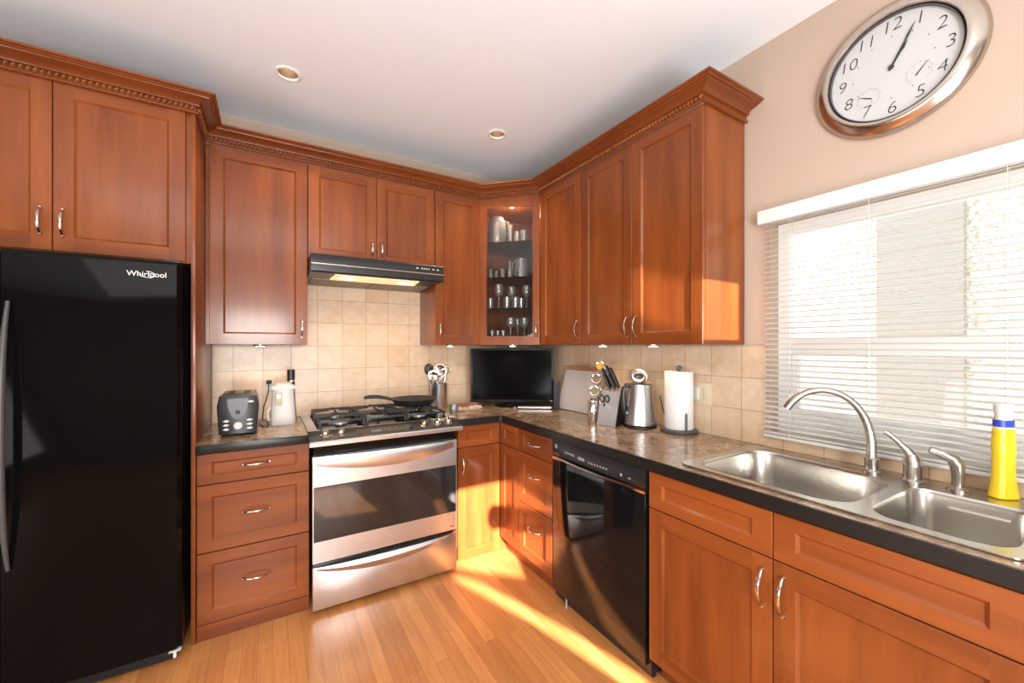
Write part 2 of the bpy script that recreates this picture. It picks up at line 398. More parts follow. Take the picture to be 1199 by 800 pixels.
# window
wn = thing('window_1', (0.09, (WY0 + WY1) / 2, WZ0), 'white vinyl window behind the blind above the sink', 'window'); struct(wn)
b = MB()
b.plate([(WY0, WZ0), (WY1, WZ0), (WY1, WZ1), (WY0, WZ1)], [[(WY0 - .045, WZ0 + .13), (WY1 + .045, WZ0 + .13), (WY1 + .045, WZ1 - .05), (WY0 - .045, WZ1 - .05)]], (0, 0, 0), Y, Z, X, 0.075, 0.135)
b.box((0.085, WY1 + .045, 1.335), (0.128, WY0 - .045, 1.405), 0.004)
b.build('window_frame', 'white_paint', wn)
b = MB(); b.box((0.105, WY1 + .05, WZ0 + .11), (0.108, WY0 - .05, WZ1 - .04)); b.build('window_pane', 'pane_glass', wn)
b = MB()
b.plate([(WY0 - .045, WZ0 + .13), (WY0 - .13, WZ0 + .13), (WY0 - .13, 1.335), (WY0 - .045, 1.335)], [], (0, 0, 0), Y, Z, X, 0.09, 0.12) if False else b.box((0.088, WY0 - .075, WZ0 + .13), (0.122, WY0 - .0455, 1.334), 0.003)
b.build('window_sash', 'white_paint', wn)

# ---- outside: the neighbouring house
nb = thing('neighbour_house', (3.0, -3.0, -1.0), 'cream stucco neighbouring house seen through the window blind', 'building')
b = MB(); b.box((3.0, -7.5, -1.0), (3.3, 3.5, 5.0)); b.box((0.7, -7.7, -1.0), (3.3, -7.45, 5.0)); b.build('wall', 'stucco', nb)  # second box is an unseen wing added to keep sun off the wall
b = MB()
b.box((2.90, -2.05, -1.0), (2.995, -1.50, 5.0), 0.01)
for k in range(31): b.loft([[V3((2.8995, y, -1.0 + k * .19)), V3((2.8995, y, -.82 + k * .19)), V3((2.893, y, -.99 + k * .19))] for y in (-2.05, -1.50)])
b.build('siding_panel', 'grey_siding', nb)
wf = MB()
wf.plate([(-2.42, 0.4), (-2.98, 0.4), (-2.98, 2.9), (-2.42, 2.9)], [[(-2.50, .48), (-2.90, .48), (-2.90, 2.82), (-2.50, 2.82)]], (0, 0, 0), Y, Z, X, 2.93, 2.995)
fr = wf.build('window_frame', 'white_paint', nb)
b = MB(); b.box((2.97, -2.90, .48), (2.985, -2.50, 2.82)); b.build('window_shade', 'white_paint', fr)
b = MB(); b.box((3.0, -7.5, -1.06), (0.3, 3.5, -1.0)); struct(b.build('ground', 'cream_stucco_flat'))

# ---- blind
bl = thing('window_blind', (-0.02, (WY0 + WY1) / 2, 0.96), 'white horizontal slat blind hanging over the window above the sink', 'blind')
b = MB(); b.box((-0.046, -3.40, 1.925), (-0.002, -1.962, 1.985), 0.003); b.build('headrail', 'white_paint', bl)
b = MB(); b.box((-0.036, -3.385, 0.962), (-0.010, -1.985, 0.976), 0.003); b.build('bottom_rail', 'white_plastic', bl)
b = MB(); nsl = 41; tilt = math.radians(14)
for k in range(nsl):
    z = 0.985 + (1.915 - 0.985) * k / (nsl - 1); lp = []
    for y in (-3.385, -1.985):
        row = []
        for j in range(5):
            s = -0.0125 + 0.025 * j / 4; c_ = 0.0015 * (1 - (s / 0.0125) ** 2)
            row.append(V3((-0.022 + s * math.cos(tilt), y, z + s * math.sin(tilt) + c_)))
        row += [p + V3((0, 0, -0.0005)) for p in row[::-1]]
        lp.append(row)
    b.loft(lp)
b.build('slats', 'blind_vinyl', bl)
for y in (-2.09, -2.36, -2.69, -3.2):
    b = MB()
    for dx in (-0.0362, -0.0078): b.tube([(dx, y, 0.97), (dx, y, 1.93)], 0.0009, 6)
    b.build('ladder_cord', 'white_plastic', bl)

# ================================================================== CABINETS
def handle(parent, O, U, V, W, u, v, ln, vertical=True):
    """arched bow pull"""
    A = V if vertical else U; B = U if vertical else V
    C = V3(O) + U * u + V * v; pts = []; rs = []; n = 12
    for k in range(n + 1):
        t = -1 + 2 * k / n
        pts.append(C + A * (t * ln / 2) + W * (0.006 + 0.024 * (1 - abs(t) ** 2.2))); rs.append(0.0032 + 0.0028 * (1 - t * t))
    m_ = MB(); m_.tube(pts, rs, 10, up=B, flat=0.75)
    for s in (-1, 1): m_.lathe(C + A * (s * ln / 2), [(0.0065, 0.0002), (0.0065, 0.004), (0.004, 0.009), (0.0, 0.0095)], 12, A, B, W)
    return m_.build('handle', 'nickel', parent)
def front(name, parent, O, U, W, w_, h_, stile=0.058, flat=False, t=0.02, rail=None, label=None):
    """shaker front: two stiles, two rails, a bevel and a recessed panel; O = lower left, W = outward"""
    O = V3(O); V = Z; rail = rail or stile; m_ = MB(); e = 0.0015; dp = 0.008; cb = 0.009
    def P(u, v, d): return O + U * u + V * v + W * d
    def Q(a, b_, c, d): m_.face([P(*a), P(*b_), P(*c), P(*d)])
    m_.mi = 1
    # rails (horizontal grain)
    for (v0, v1) in ((e, rail), (h_ - rail, h_ - e)): Q((stile, v0, t), (w_ - stile, v0, t), (w_ - stile, v1, t), (stile, v1, t))
    m_.mi = 0 if not flat else 1
    for (u0, u1) in ((e, stile), (w_ - stile, w_ - e)): Q((u0, e, t), (u1, e, t), (u1, h_ - e, t), (u0, h_ - e, t))
    # bevel and panel
    i = (stile, rail, w_ - stile, h_ - rail); j = (stile + cb, rail + cb, w_ - stile - cb, h_ - rail - cb)
    for a, b_ in (((0, 1), (2, 1)), ((2, 1), (2, 3)), ((2, 3), (0, 3)), ((0, 3), (0, 1))):
        Q((i[a[0]], i[a[1]], t), (i[b_[0]], i[b_[1]], t), (j[b_[0]], j[b_[1]], t - dp), (j[a[0]], j[a[1]], t - dp))
    Q((j[0], j[1], t - dp), (j[2], j[1], t - dp), (j[2], j[3], t - dp), (j[0], j[3], t - dp))
    # eased outer edge, sides, back
    lo = [(0, 0), (w_, 0), (w_, h_), (0, h_)]; li = [(e, e), (w_ - e, e), (w_ - e, h_ - e), (e, h_ - e)]
    for k in range(4):
        q = (k + 1) % 4
        Q((*lo[k], t - e), (*lo[q], t - e), (*li[q], t), (*li[k], t)); Q((*lo[k], 0.0005), (*lo[q], 0.0005), (*lo[q], t - e), (*lo[k], t - e))
    Q((0, 0, .0005), (w_, 0, .0005), (w_, h_, .0005), (0, h_, .0005))
    o = m_.build(name, ['cherry_upright', 'cherry_flat'], parent)
    if label: o['label'] = label
    return o
G = 0.0015
UB, WB = X, -Y          # fronts on the back wall
UR, WR = -Y, -X         # fronts on the right wall
ZU0, ZU1 = 1.380, 2.440
YF = -0.312             # carcass face of wall cabinets (doors add 20 mm)

# fridge surround
t = thing('wall_cabinet', (-2.73, -0.3, 1.752), 'deep two-door cherry cabinet above the black refrigerator', 'cabinet')
b = MB(); b.box((-3.20, -0.60, 1.752), (-2.2625, -0.001, 2.452)); b.build('body', 'cherry_upright', t)
for (x0, x1, hx) in ((-3.155, -2.7035, .42), (-2.7005, -2.2825, 0.028)):
    d_ = front('door', t, (x0, -0.6005, 1.756), UB, WB, x1 - x0, 0.688); handle(d_, (x0, -0.6205, 1.756), UB, Z, WB, hx, 0.115, 0.105)
b = MB(); b.box((-2.2625, -0.625, 0.001), (-2.2455, -0.001, 2.452), 0.001); tag(b.build('end_panel', 'cherry_upright', None, (-2.254, -.31, 0)), 'tall cherry panel standing between the refrigerator and the drawers', 'panel')

def wallcab(label, x0, x1, z0, doors, y=YF):
    t = thing('wall_cabinet', ((x0 + x1) / 2, y / 2, z0), label, 'cabinet')
    b = MB(); b.box((x0 + .0008, y, z0), (x1 - .0008, -0.009, ZU1)); b.build('body', 'cherry_upright', t)
    for (a, c, side) in doors:
        d_ = front('door', t, (a + G, y - .0005, z0 + .001), UB, WB, c - a - 2 * G, ZU1 - z0 - .006)
        handle(d_, (a + G, y - .0205, z0), UB, Z, WB, (c - a - 2 * G) - .028 if side == 'r' else .028, 0.095, 0.105)
    return t
wallcab('tall single-door cherry wall cabinet between refrigerator panel and hood', -2.244, -1.764, ZU0, [(-2.225, -1.764, 'r')])
wallcab('short two-door cherry wall cabinet directly above the black range hood', -1.763, -.986, 1.887, [(-1.762, -1.372, 'r'), (-1.372, -.988, 'l')])
wallcab('narrow single-door cherry wall cabinet right of the range hood', -.985, -.636, ZU0, [(-.985, -.640, 'l')])

def wallcab_r(label, y0, y1, doors):
    t = thing('wall_cabinet', (YF / 2, (y0 + y1) / 2, ZU0), label, 'cabinet')
    b = MB(); b.box((YF, y1 + .0008, ZU0), (-0.009, y0 - .0008, ZU1)); b.build('body', 'cherry_upright', t)
    for (a, c, side) in doors:
        d_ = front('door', t, (YF - .0005, a - G, ZU0 + .001), UR, WR, (a - c) - 2 * G, ZU1 - ZU0 - .006)
        handle(d_, (YF - .0205, a - G, ZU0), UR, Z, WR, (a - c) - 2 * G - .028 if side == 'r' else .028, 0.095, 0.105)
    return t
wallcab_r('single-door cherry wall cabinet beside the glass corner cabinet', -.636, -1.078, [(-.648, -1.078, 'r')])
wallcab_r('two-door cherry wall cabinet with sunlit end beside the window', -1.079, -1.885, [(-1.080, -1.480, 'r'), (-1.480, -1.884, 'l')])

# corner glass cabinet
t = thing('corner_wall_cabinet', (-.32, -.32, ZU0), 'diagonal corner cabinet with glass door and glassware inside', 'cabinet')
P5 = [(-.009, -.009), (-.635, -.009), (-.635, YF - .004), (YF - .004, -.635), (-.009, -.635)]
b = MB()
for z0, z1 in ((ZU0, ZU0 + .052), (ZU1 - .02, ZU1)): b.prism(P5, (0, 0, 0), X, Y, Z, z0, z1)
b.box((-.635, YF, ZU0 + .03), (-.62, -.009, ZU1 - .02)); b.box((YF, -.635, ZU0 + .03), (-.009, -.62, ZU1 - .02))
b.box((-.62, -.02, ZU0 + .03), (-.02, -.009, ZU1 - .02)); b.box((-.02, -.62, ZU0 + .03), (-.009, -.02, ZU1 - .02))
b.build('body', 'cherry_upright', t)
UD = V3((1, -1, 0)).normalized(); WD = V3((-1, -1, 0)).normalized()
PD0 = V3((-.635, YF - .004, 0)); LD = (V3((YF - .004, -.635, 0)) - PD0).length
O = PD0 + UD * .006 + WD * .001 + Z * (ZU0 + .002); wd = LD - .012; hd = ZU1 - ZU0 - .008; st = 0.050
m_ = MB()
m_.plate([(0, 0), (wd, 0), (wd, hd), (0, hd)], [[(st, st + .01), (wd - st, st + .01), (wd - st, hd - st - .02), (st, hd - st - .02)]], O, UD, Z, WD, 0, .02)
dr = m_.build('door', ['cherry_upright'], t)
m_ = MB(); m_.obox(O, UD, Z, WD, (st - .005, st, .008), (wd - st + .005, hd - st - .01, .011)); m_.build('glass_panel', 'door_glass', dr)
handle(dr, O + WD * .02, UD, Z, WD, wd - .022, 0.10, 0.105)
SHZ = [1.646, 1.870, 2.127]
PS = [(-.022, -.022), (-.617, -.022), (-.617, YF - .012), (YF - .012, -.617), (-.022, -.617)]
for z in SHZ:
    m_ = MB(); m_.prism(PS, (0, 0, 0), X, Y, Z, z - .008, z); m_.build('shelf', 'door_glass', t)
m_ = MB(); m_.lathe(at(599, 2.98, ZU1 - .0205), [(0.036, 0), (.036, -.012), (.03, -.016), (0, -.0165)], 20); pl = m_.build('lamp_housing', 'nickel', t)
m_ = MB(); m_.lathe(at(599, 2.98, ZU1 - .0372), [(0.027, 0), (.02, -.003), (0, -.004)], 20); m_.build('bulb', 'bulb', pl)
ld = bpy.data.lights.new('cabinet_lamp', 'POINT'); ld.energy = 9.0; ld.color = (1, .82, .6); ld.shadow_soft_size = .02
lo_ = bpy.data.objects.new('cabinet_lamp', ld); COL.objects.link(lo_); lo_.location = at(599, 2.98, ZU1 - .05)

# crown moulding
PATH = [V3((-3.22, -.622, 0)), V3((-2.2475, -.622, 0)), V3((-2.2475, -.334, 0)), V3((-.640, -.334, 0)), V3((-.334, -.640, 0)), V3((-.334, -1.886, 0)), V3((-.002, -1.886, 0))]
def mitres(path):
    out = []
    for k in range(len(path)):
        ds = []
        if k > 0: ds.append((path[k] - path[k - 1]).normalized())
        if k < len(path) - 1: ds.append((path[k + 1] - path[k]).normalized())
        ns = [V3((d.y, -d.x, 0)) for d in ds]; s = sum(ns, V3()); s.normalize()
        out.append(s / max(.25, s.dot(ns[0])))
    return out
MI = mitres(PATH)
PR = [(-.018, 2.453), (.004, 2.435), (.013, 2.437), (.013, 2.444), (.005, 2.447), (.005, 2.468), (.018, 2.470), (.020, 2.474), (.016, 2.477), (.020, 2.482), (.030, 2.488), (.044, 2.493), (.058, 2.497), (.060, 2.501), (.068, 2.501), (.072, 2.505), (.076, 2.507), (.083, 2.508), (.084, 2.516), (-.018, 2.516)]
cr = thing('crown_moulding', (-1.5, -.4, 2.436), 'cherry crown moulding with rope trim running along the wall cabinet tops', 'moulding')
b = MB(); b.loft([[p + m2 * o_ + Z * z for o_, z in PR] for p, m2 in zip(PATH, MI)]); b.build('cornice', 'cherry_crown', cr, smooth=22)
b = MB()
for k in range(5):
    p0, p1 = PATH[k] + MI[k] * .008, PATH[k + 1] + MI[k + 1] * .008; d = (p1 - p0); n = int(d.length / .0195); d.normalize(); nrm = V3((d.y, -d.x, 0))
    for i_ in range(n):
        c = p0 + d * ((i_ + .5) * .0195)
        a_ = [c + d * (s * .0062 + q * .0040) + Z * (2.4585 + q * .0085) + nrm * h for (s, q, h) in ((-1, -1, 0), (1, -1, 0), (1, 1, 0), (-1, 1, 0))]
        top = [c + d * (s * .0028 + q * .0024) + Z * (2.4585 + q * .0045) + nrm * .014 for (s, q) in ((-1, -1), (1, -1), (1, 1), (-1, 1))]
        b.loft([a_, top], False, True)
b.build('rope_trim', 'rope_highlight_wood', cr, smooth=60)

# ---------------------------------------------------------------- base cabinets
YBF = -0.598; ZB1 = 0.872
bc = thing('base_cabinet', (-2.01, -.3, 0), 'three-drawer cherry base cabinet under the toaster, left of the range', 'cabinet')
b = MB(); b.box((-2.244, YBF, 0.001), (-1.776, -.009, ZB1)); b.build('body', 'cherry_upright', bc)
for (z0, z1) in ((0.725, 0.866), (0.408, 0.720), (0.075, 0.403)):
    d_ = front('drawer', bc, (-2.242, YBF - .0005, z0), UB, WB, 0.464, z1 - z0, .055, flat=True, rail=.038 if z1 - z0 < .2 else .055)
    handle(d_, (-2.242, YBF - .0205, z0), UB, Z, WB, .232, (z1 - z0) * .52, .11, False)
b = MB(); b.box((-2.243, YBF - .019, 0.001), (-1.778, YBF - .0005, 0.072)); b.build('plinth', 'cherry_flat', bc)

cb_ = thing('corner_base_cabinet', (-.4, -.4, 0), 'cherry corner base cabinet with two doors, sunlit beside the range', 'cabinet')
LB = [(-.009, -.009), (-.942, -.009), (-.942, YBF), (-.618, YBF), (-.618, -.852), (-.009, -.852)]
b = MB(); b.prism(LB, (0, 0, 0), X, Y, Z, 0.10, ZB1)
b.prism([(-.02, -.02), (-.94, -.02), (-.94, -.60), (-.58, -.60), (-.58, -.851), (-.02, -.851)], (0, 0, 0), X, Y, Z, 0.001, 0.10); b.build('body', 'cherry_upright', cb_)
front('drawer_front', cb_, (-.940, YBF - .0005, .730), UB, WB, .30, .134, .06, rail=.038, flat=True)
d_ = front('door', cb_, (-.940, YBF - .0005, .02), UB, WB, .30, .706, .06); handle(d_, (-.940, YBF - .0205, .02), UB, Z, WB, .028, .60, .105)
front('drawer_front', cb_, (-.6185, -.622, .730), UR, WR, .228, .134, .052, rail=.038, flat=True)
front('door', cb_, (-.6185, -.622, .105), UR, WR, .228, .621, .052)

db = thing('base_cabinet', (-.3, -1.02, 0), 'narrow three-drawer cherry base cabinet left of the dishwasher', 'cabinet')
b = MB(); b.box((-.618, -1.196, .10), (-.009, -.853, ZB1)); b.box((-.58, -1.196, .001), (-.02, -.853, .10)); b.build('body', 'cherry_upright', db)
for (z0, z1) in ((0.730, 0.864), (0.425, 0.726), (0.105, 0.421)):
    d_ = front('drawer', db, (-.6185, -.855, z0), UR, WR, .339, z1 - z0, .055, flat=True, rail=.034 if z1 - z0 < .2 else .055)
    handle(d_, (-.6385, -.855, z0), UR, Z, WR, .17, (z1 - z0) * (.5 if z1 - z0 < .2 else .62), .11, False)

sb = thing('sink_base_cabinet', (-.3, -2.32, 0), 'wide cherry base cabinet with two doors under the sink', 'cabinet')
b = MB()
b.box((-.618, -1.866, .10), (-.009, -1.848, ZB1)); b.box((-.618, -2.83, .10), (-.009, -2.812, ZB1)); b.box((-.618, -2.812, .10), (-.009, -1.866, .118))
b.box((-.618, -2.812, .118), (-.600, -1.866, ZB1)); b.box((-.56, -2.82, .001), (-.02, -1.85, .10)); b.build('body', 'cherry_upright', sb)
for (y0, wdt, hu) in ((-1.850, .466, .466 - .028), (-2.319, .492, .028)):
    front('drawer_front', sb, (-.6185, y0, .722), UR, WR, wdt, .142, .06, flat=True, rail=.04)
    d_ = front('door', sb, (-.6185, y0, .105), UR, WR, wdt, .613, .06); handle(d_, (-.6385, y0, .105), UR, Z, WR, hu, .515, .115)
b = MB(); b.box((-.618, -3.36, .10), (-.009, -2.832, ZB1), .002); b.box((-.56, -3.36, .001), (-.02, -2.832, .10)); b.build('filler_panel', 'cherry_upright', sb)

# ---------------------------------------------------------------- countertops
CT0, CT1 = 0.8735, 0.914
ct = thing('countertop', (-2.01, -.32, CT0), 'short dark-edged brown countertop left of the range', 'countertop')
b = MB(); b.box((-2.2445, -.636, CT0), (-1.784, -.0095, CT1)); b.build('worktop', 'laminate', ct)
b = MB(); b.box((-2.2445, -.645, CT0 - .003), (-1.784, -.6362, CT1 - .0005), .0015); b.build('front_edge', 'counter_edge', ct)
ct = thing('countertop', (-.3, -1.5, CT0), 'long L-shaped dark-edged brown countertop holding the sink', 'countertop')
SKY0, SKY1, SKX0, SKX1 = -1.955, -2.80, -.598, -.062
b = MB()
b.plate([(-.0095, -.0095), (-.942, -.0095), (-.942, -.636), (-.636, -.636), (-.636, -3.38), (-.0095, -3.38)],
        [[(SKX0 + .02, SKY1 + .02), (SKX1 - .02, SKY1 + .02), (SKX1 - .02, SKY0 - .02), (SKX0 + .02, SKY0 - .02)]], (0, 0, 0), X, Y, Z, CT0, CT1)
b.build('worktop', 'laminate', ct)
b = MB(); b.prism([(-.942, -.6362), (-.942, -.645), (-.655, -.645), (-.645, -.655), (-.645, -3.38), (-.6362, -3.38), (-.6362, -.6362)], (0, 0, 0), X, Y, Z, CT0 - .003, CT1 - .0005)
b.build('front_edge', 'counter_edge', ct)

# ================================================================== REFRIGERATOR
rf = thing('refrigerator', (-2.73, -.4, 0), 'glossy black refrigerator at the left edge of the picture', 'refrigerator')
b = MB(); b.box((-3.18, -.665, .02), (-2.288, -.03, 1.728), .006); b.build('body', 'black_plastic', rf)
def fdoor(x0, x1):
    lp = []
    for z, ins in ((.075, .012), (.078, .004), (.09, 0), (1.715, 0), (1.729, .004), (1.732, .012)):
        row = [(x0 + ins, -.672), (x1 - ins, -.672), (x1 - ins, -.735 + ins)]
        row += [(x1 - ins - .016, -.752 + ins), ((x0 + x1) / 2, -.757 + ins), (x0 + ins + .016, -.752 + ins), (x0 + ins, -.735 + ins)]
        lp.append([V3((x, y, z)) for x, y in row])
    m_ = MB(); m_.loft(lp); return m_.build('door', 'fridge_black', rf, smooth=20)
fdoor(-3.175, -2.815); dR = fdoor(-2.805, -2.278)
m_ = MB(); pts = []; rs = []
for k in range(17):
    q = -1 + 2 * k / 16; pts.append((-2.770, -.759 - .05 * (1 - abs(q) ** 2.5), 1.045 + q * .49)); rs.append(.006 + .006 * (1 - q * q))
m_.tube(pts, rs, 12, up=(1, 0, 0)); m_.build('handle', 'dark_grey', dR)
text('badge', 'Whirlpool', .030, V3((-2.388, -.7580, 1.668)), X, Z, -Y, 'white_mark', dR, .0006)
m_ = MB(); pr = [V3((-2.388 + .026 * math.cos(a), -.7575, 1.668 + .013 * math.sin(a) - .002 * math.cos(a))) for a in [math.radians(200 + k * 17) for k in range(16)]]
m_.tube(pr, .0012, 6); m_.build('badge_swoosh', 'white_mark', dR)
m_ = MB()
m_.box((-3.17, -.70, .012), (-2.30, -.668, .068), .004)
for k in range(5): m_.box((-3.15, -.704, .020 + k * .009), (-2.32, -.701, .025 + k * .009))
m_.build('toe_grille', 'black_plastic', rf)
m_ = MB(); m_.prism([(-2.322, .069), (-2.284, .069), (-2.279, .0735), (-2.318, .0735)], (0, 0, 0), X, Z, Y, -.752, -.73); m_.box((-2.305, -.752, .045), (-2.295, -.735, .069)); m_.build('hinge_bracket', 'white_plastic', rf)
m_ = MB(); m_.box((-2.345, -.70, 1.7325), (-2.29, -.62, 1.745), .003); m_.build('hinge_cover', 'black_plastic', rf)
for x in (-3.1, -2.34):
    m_ = MB(); m_.lathe((x, -.60, 0.0005), [(.022, 0), (.022, .012), (.012, .0195)], 14); m_.build('foot', 'black_rubber', rf)

# ================================================================== RANGE
rg = thing('range', (-1.37, -.35, 0), 'stainless steel slide-in gas range between the base cabinets', 'range')
RX0, RX1 = -1.768, -.985
b = MB(); b.box((RX0 + .006, -.665, .02), (RX1 - .006, -.012, .900)); b.box((RX0 + .012, -.668, .80), (RX1 - .012, -.664, .868)); b.build('body', 'black_gloss', rg)
b = MB(); b.box((RX0 + .05, -.60, .0005), (RX1 - .05, -.05, .0195)); b.build('base', 'black_plastic', rg)
b = MB(); b.box((-1.7825, -.60, .9145), (-.9435, -.012, .922), .003); b.build('cooktop', 'steel', rg)
b = MB(); b.plate(rrect(-1.735, -.575, -.992, -.05, .03), [], (0, 0, 0), X, Y, Z, .9222, .9245); b.build('burner_pan', 'black_gloss', rg)
# sloped control panel
cp = MB(); cp.prism([(-.601, .9225), (-.601, .902), (-.705, .868), (-.716, .870), (-.722, .882), (-.716, .889)], (0, 0, 0), Y, Z, X, -1.7832, -.958)
cpo = cp.build('control_panel', 'black_plastic', rg)
b = MB(); b.prism([(-.7225, .890), (-.7295, .883), (-.728, .866), (-.715, .862), (-.700, .862), (-.700, .867), (-.7165, .8690), (-.7225, .8820)], (0, 0, 0), Y, Z, X, -1.7836, -.956); b.build('trim_strip', 'steel', rg)
slope = V3((0, .115, .0335)).normalized(); nrm = V3((0, -.0335, .115)).normalized()
def onpanel(x, s): return V3((x, -.716, .889)) + slope * s + nrm * .0003
for x in (-1.705, -1.628, -1.178, -1.095, -1.025):
    m_ = MB(); m_.lathe(onpanel(x, .050), [(.024, 0), (.024, .005), (.019, .008), (.018, .026), (.015, .030), (0, .0305)], 20, X, slope, nrm); kn = m_.build('knob', 'nickel', rg)
    m_ = MB(); m_.obox(onpanel(x, .050) + nrm * .0305, X, slope, nrm, (-.003, -.016, 0), (.003, .016, .006), .001); m_.build('knob_grip', 'nickel', kn)
m_ = MB(); m_.obox(onpanel(-1.40, .055), X, slope, nrm, (-.15, -.032, 0), (.15, .032, .0012)); dp_ = m_.build('display', 'oven_black', rg)
m_ = MB()
for k in range(5): m_.obox(onpanel(-1.47 + k * .011, .055), X, slope, nrm, (-.0025, -.018, .0012), (.0025, .010, .0016))
for k in range(9): m_.obox(onpanel(-1.40 + k * .016, .062 - (k % 2) * .016), X, slope, nrm, (-.004, -.002, .0012), (.004, .002, .0016))
m_.build('display_marks', 'pale_ink', dp_)
# oven door
def arcband(x0, x1, z_top, z_end, z_mid, y, out):
    """broad curved lip: lower edge sags as an arc"""
    m_ = MB(); n = 24; lps = []
    for k in range(n + 1):
        t_ = -1 + 2 * k / n; x = x0 + (x1 - x0) * k / n; zb = z_end + (z_mid - z_end) * (1 - t_ * t_); o_ = out * (1 - abs(t_) ** 3)
        lps.append([V3((x, y, z_top)), V3((x, y - .004 - o_ * .8, z_top - .002)), V3((x, y - .006 - o_, (z_top * .6 + zb * .4))), V3((x, y - .003 - o_ * .3, zb)), V3((x, y, zb - .003))])
    m_.loft(lps); return m_
od = MB(); YD = -.700
od.plate([(RX0, .266), (RX1, .266), (RX1, .808), (RX0, .808)], [[(RX0 + .004, .374), (RX1 - .004, .374), (RX1 - .004, .654), (RX0 + .004, .654)]], (0, YD, 0), X, Z, Y, 0, .032)
odo = od.build('oven_door', 'steel', rg)
m_ = MB(); m_.box((RX0 + .0045, YD - .0008, .3745), (RX1 - .0045, YD + .02, .6535)); m_.build('oven_window', 'oven_black', odo)
m_ = arcband(RX0 + .02, RX1 - .02, .8075, .765, .715, YD, .022); m_.build('handle', 'steel', odo)
m_ = MB(); m_.lathe((-1.376, YD, .323), [(.010, 0.0), (.010, .001), (0, .0011)], 16, X, Z, -Y); m_.build('emblem', 'grey_plastic', odo)
text('badge', 'W', .014, V3((-1.376, YD - .0014, .323)), X, Z, -Y, 'pale_ink', odo, .0003)
m_ = MB(); m_.box((-1.027, YD - .0008, .287), (-1.003, YD - .0001, .292)); m_.build('small_label', 'ink', odo)
dw_ = MB(); dw_.box((RX0, YD, .028), (RX1, YD + .032, .246), .002); dwo = dw_.build('drawer', 'steel', rg)
m_ = arcband(RX0 + .02, RX1 - .06, .2465, .232, .178, YD, .024); m_.build('handle', 'steel', dwo)
# burners and grates
BUR = [(-1.60, -.42, .042), (-1.60, -.18, .034), (-1.365, -.30, .055), (-1.13, -.42, .040), (-1.12, -.17, .040)]
for (x, y, r) in BUR:
    m_ = MB(); m_.lathe((x, y, .9246), [(r * 1.15, 0), (r * 1.15, .006), (r * .9, .010), (r * .7, .012)], 24); bu = m_.build('burner', 'silver_plastic', rg)
    m_ = MB(); m_.lathe((x, y, .9368), [(r * .8, 0), (r * .82, .006), (r * .6, .010), (0, .0105)], 24); m_.build('burner_cap', 'cast_iron', bu)
for (x0, x1) in ((-1.725, -1.485), (-1.480, -1.250), (-1.245, -1.003)):
    m_ = MB(); zt, zl = .968, .957; y0, y1 = -.560, -.065
    def bar(a, c, w_=.010):
        a = V3(a); c = V3(c); d = (c - a); ln = d.length; d.normalize(); s = V3((-d.y, d.x, 0))
        m_.obox(a, d, s, Z, (0, -w_ / 2, -.006), (ln, w_ / 2, .006), .002)
    for y in (y0, y1): bar((x0, y, zl), (x1, y, zl))
    for x in (x0 + .005, x1 - .005): bar((x, y0, zl), (x, y1, zl))
    cx_ = (x0 + x1) / 2; bar((x0, (y0 + y1) / 2, zl), (x1, (y0 + y1) / 2, zl))
    for yc in ((y0 * .74 + y1 * .26), (y0 * .26 + y1 * .74)):
        for (dx, dy) in ((1, 0), (-1, 0), (0, 1), (0, -1)):
            e_ = V3((cx_ + dx * (x1 - x0) / 2, yc + dy * .122, zt - .004)); i_ = V3((cx_ + dx * .03, yc + dy * .03, zt + .002)); bar(e_, i_, .009)
    for x in (x0 + .006, x1 - .006):
        for y in (y0 + .004, y1 - .004, (y0 + y1) / 2): m_.box((x - .006, y - .006, .9247), (x + .006, y + .006, .957), .002)
    m_.build('grate', 'cast_iron', rg)

# ================================================================== RANGE HOOD
hd_ = thing('range_hood', (-1.375, -.25, 1.76), 'black range hood with lit lamp under the short wall cabinet', 'range hood')
m_ = MB(); m_.prism([(-.010, 1.8855), (-.495, 1.8855), (-.502, 1.875), (-.505, 1.830), (-.500, 1.790), (-.488, 1.783), (-.44, 1.790), (-.010, 1.772)], (0, 0, 0), Y, Z, X, -1.7595, -.9895)
m_.build('shell', 'black_plastic', hd_)
m_ = MB(); m_.box((-1.7590, -.5068, 1.826), (-.9900, -.5035, 1.832)); m_.build('trim_line', 'nickel', hd_)
def under(y): return 1.772 + (1.790 - 1.772) * (-y - .01) / .43 - .0006
m_ = MB(); m_.loft([[V3((x, -.425, under(-.425) - d)), V3((x2, -.275, under(-.275) - d))] [::1] + [V3((x2 + w2, -.275, under(-.275) - d)), V3((x + w1, -.425, under(-.425) - d))] for (x, x2, w1, w2, d) in ((-1.625, -1.64, .50, .53, 0), (-1.62, -1.635, .49, .52, .006))])
lens = m_.build('lamp_lens', 'lens_lit', hd_)
for x in (-1.555, -1.195):
    m_ = MB(); m_.sphere((x, -.345, under(-.345) - .0062), .05, 1, .6, .05); m_.build('bulb', 'bulb', lens)
for (x0, x1) in ((-1.735, -1.385), (-1.370, -1.015)):
    m_ = MB(); m_.loft([[V3((x0, -.262, under(-.262) - d)), V3((x1, -.262, under(-.262) - d)), V3((x1, -.035, under(-.035) - d)), V3((x0, -.035, under(-.035) - d))] for d in (0, .003)]); m_.build('filter', 'hood_filter', hd_)
for (x, w1) in ((-1.165, .010), (-1.135, .008), (-1.120, .008), (-1.105, .008), (-1.090, .008), (-1.060, .012), (-1.030, .012)):
    m_ = MB(); m_.box((x - w1 / 2, -.5062, 1.855), (x + w1 / 2, -.502, 1.861), .001); m_.build('control_button', 'white_mark', hd_)
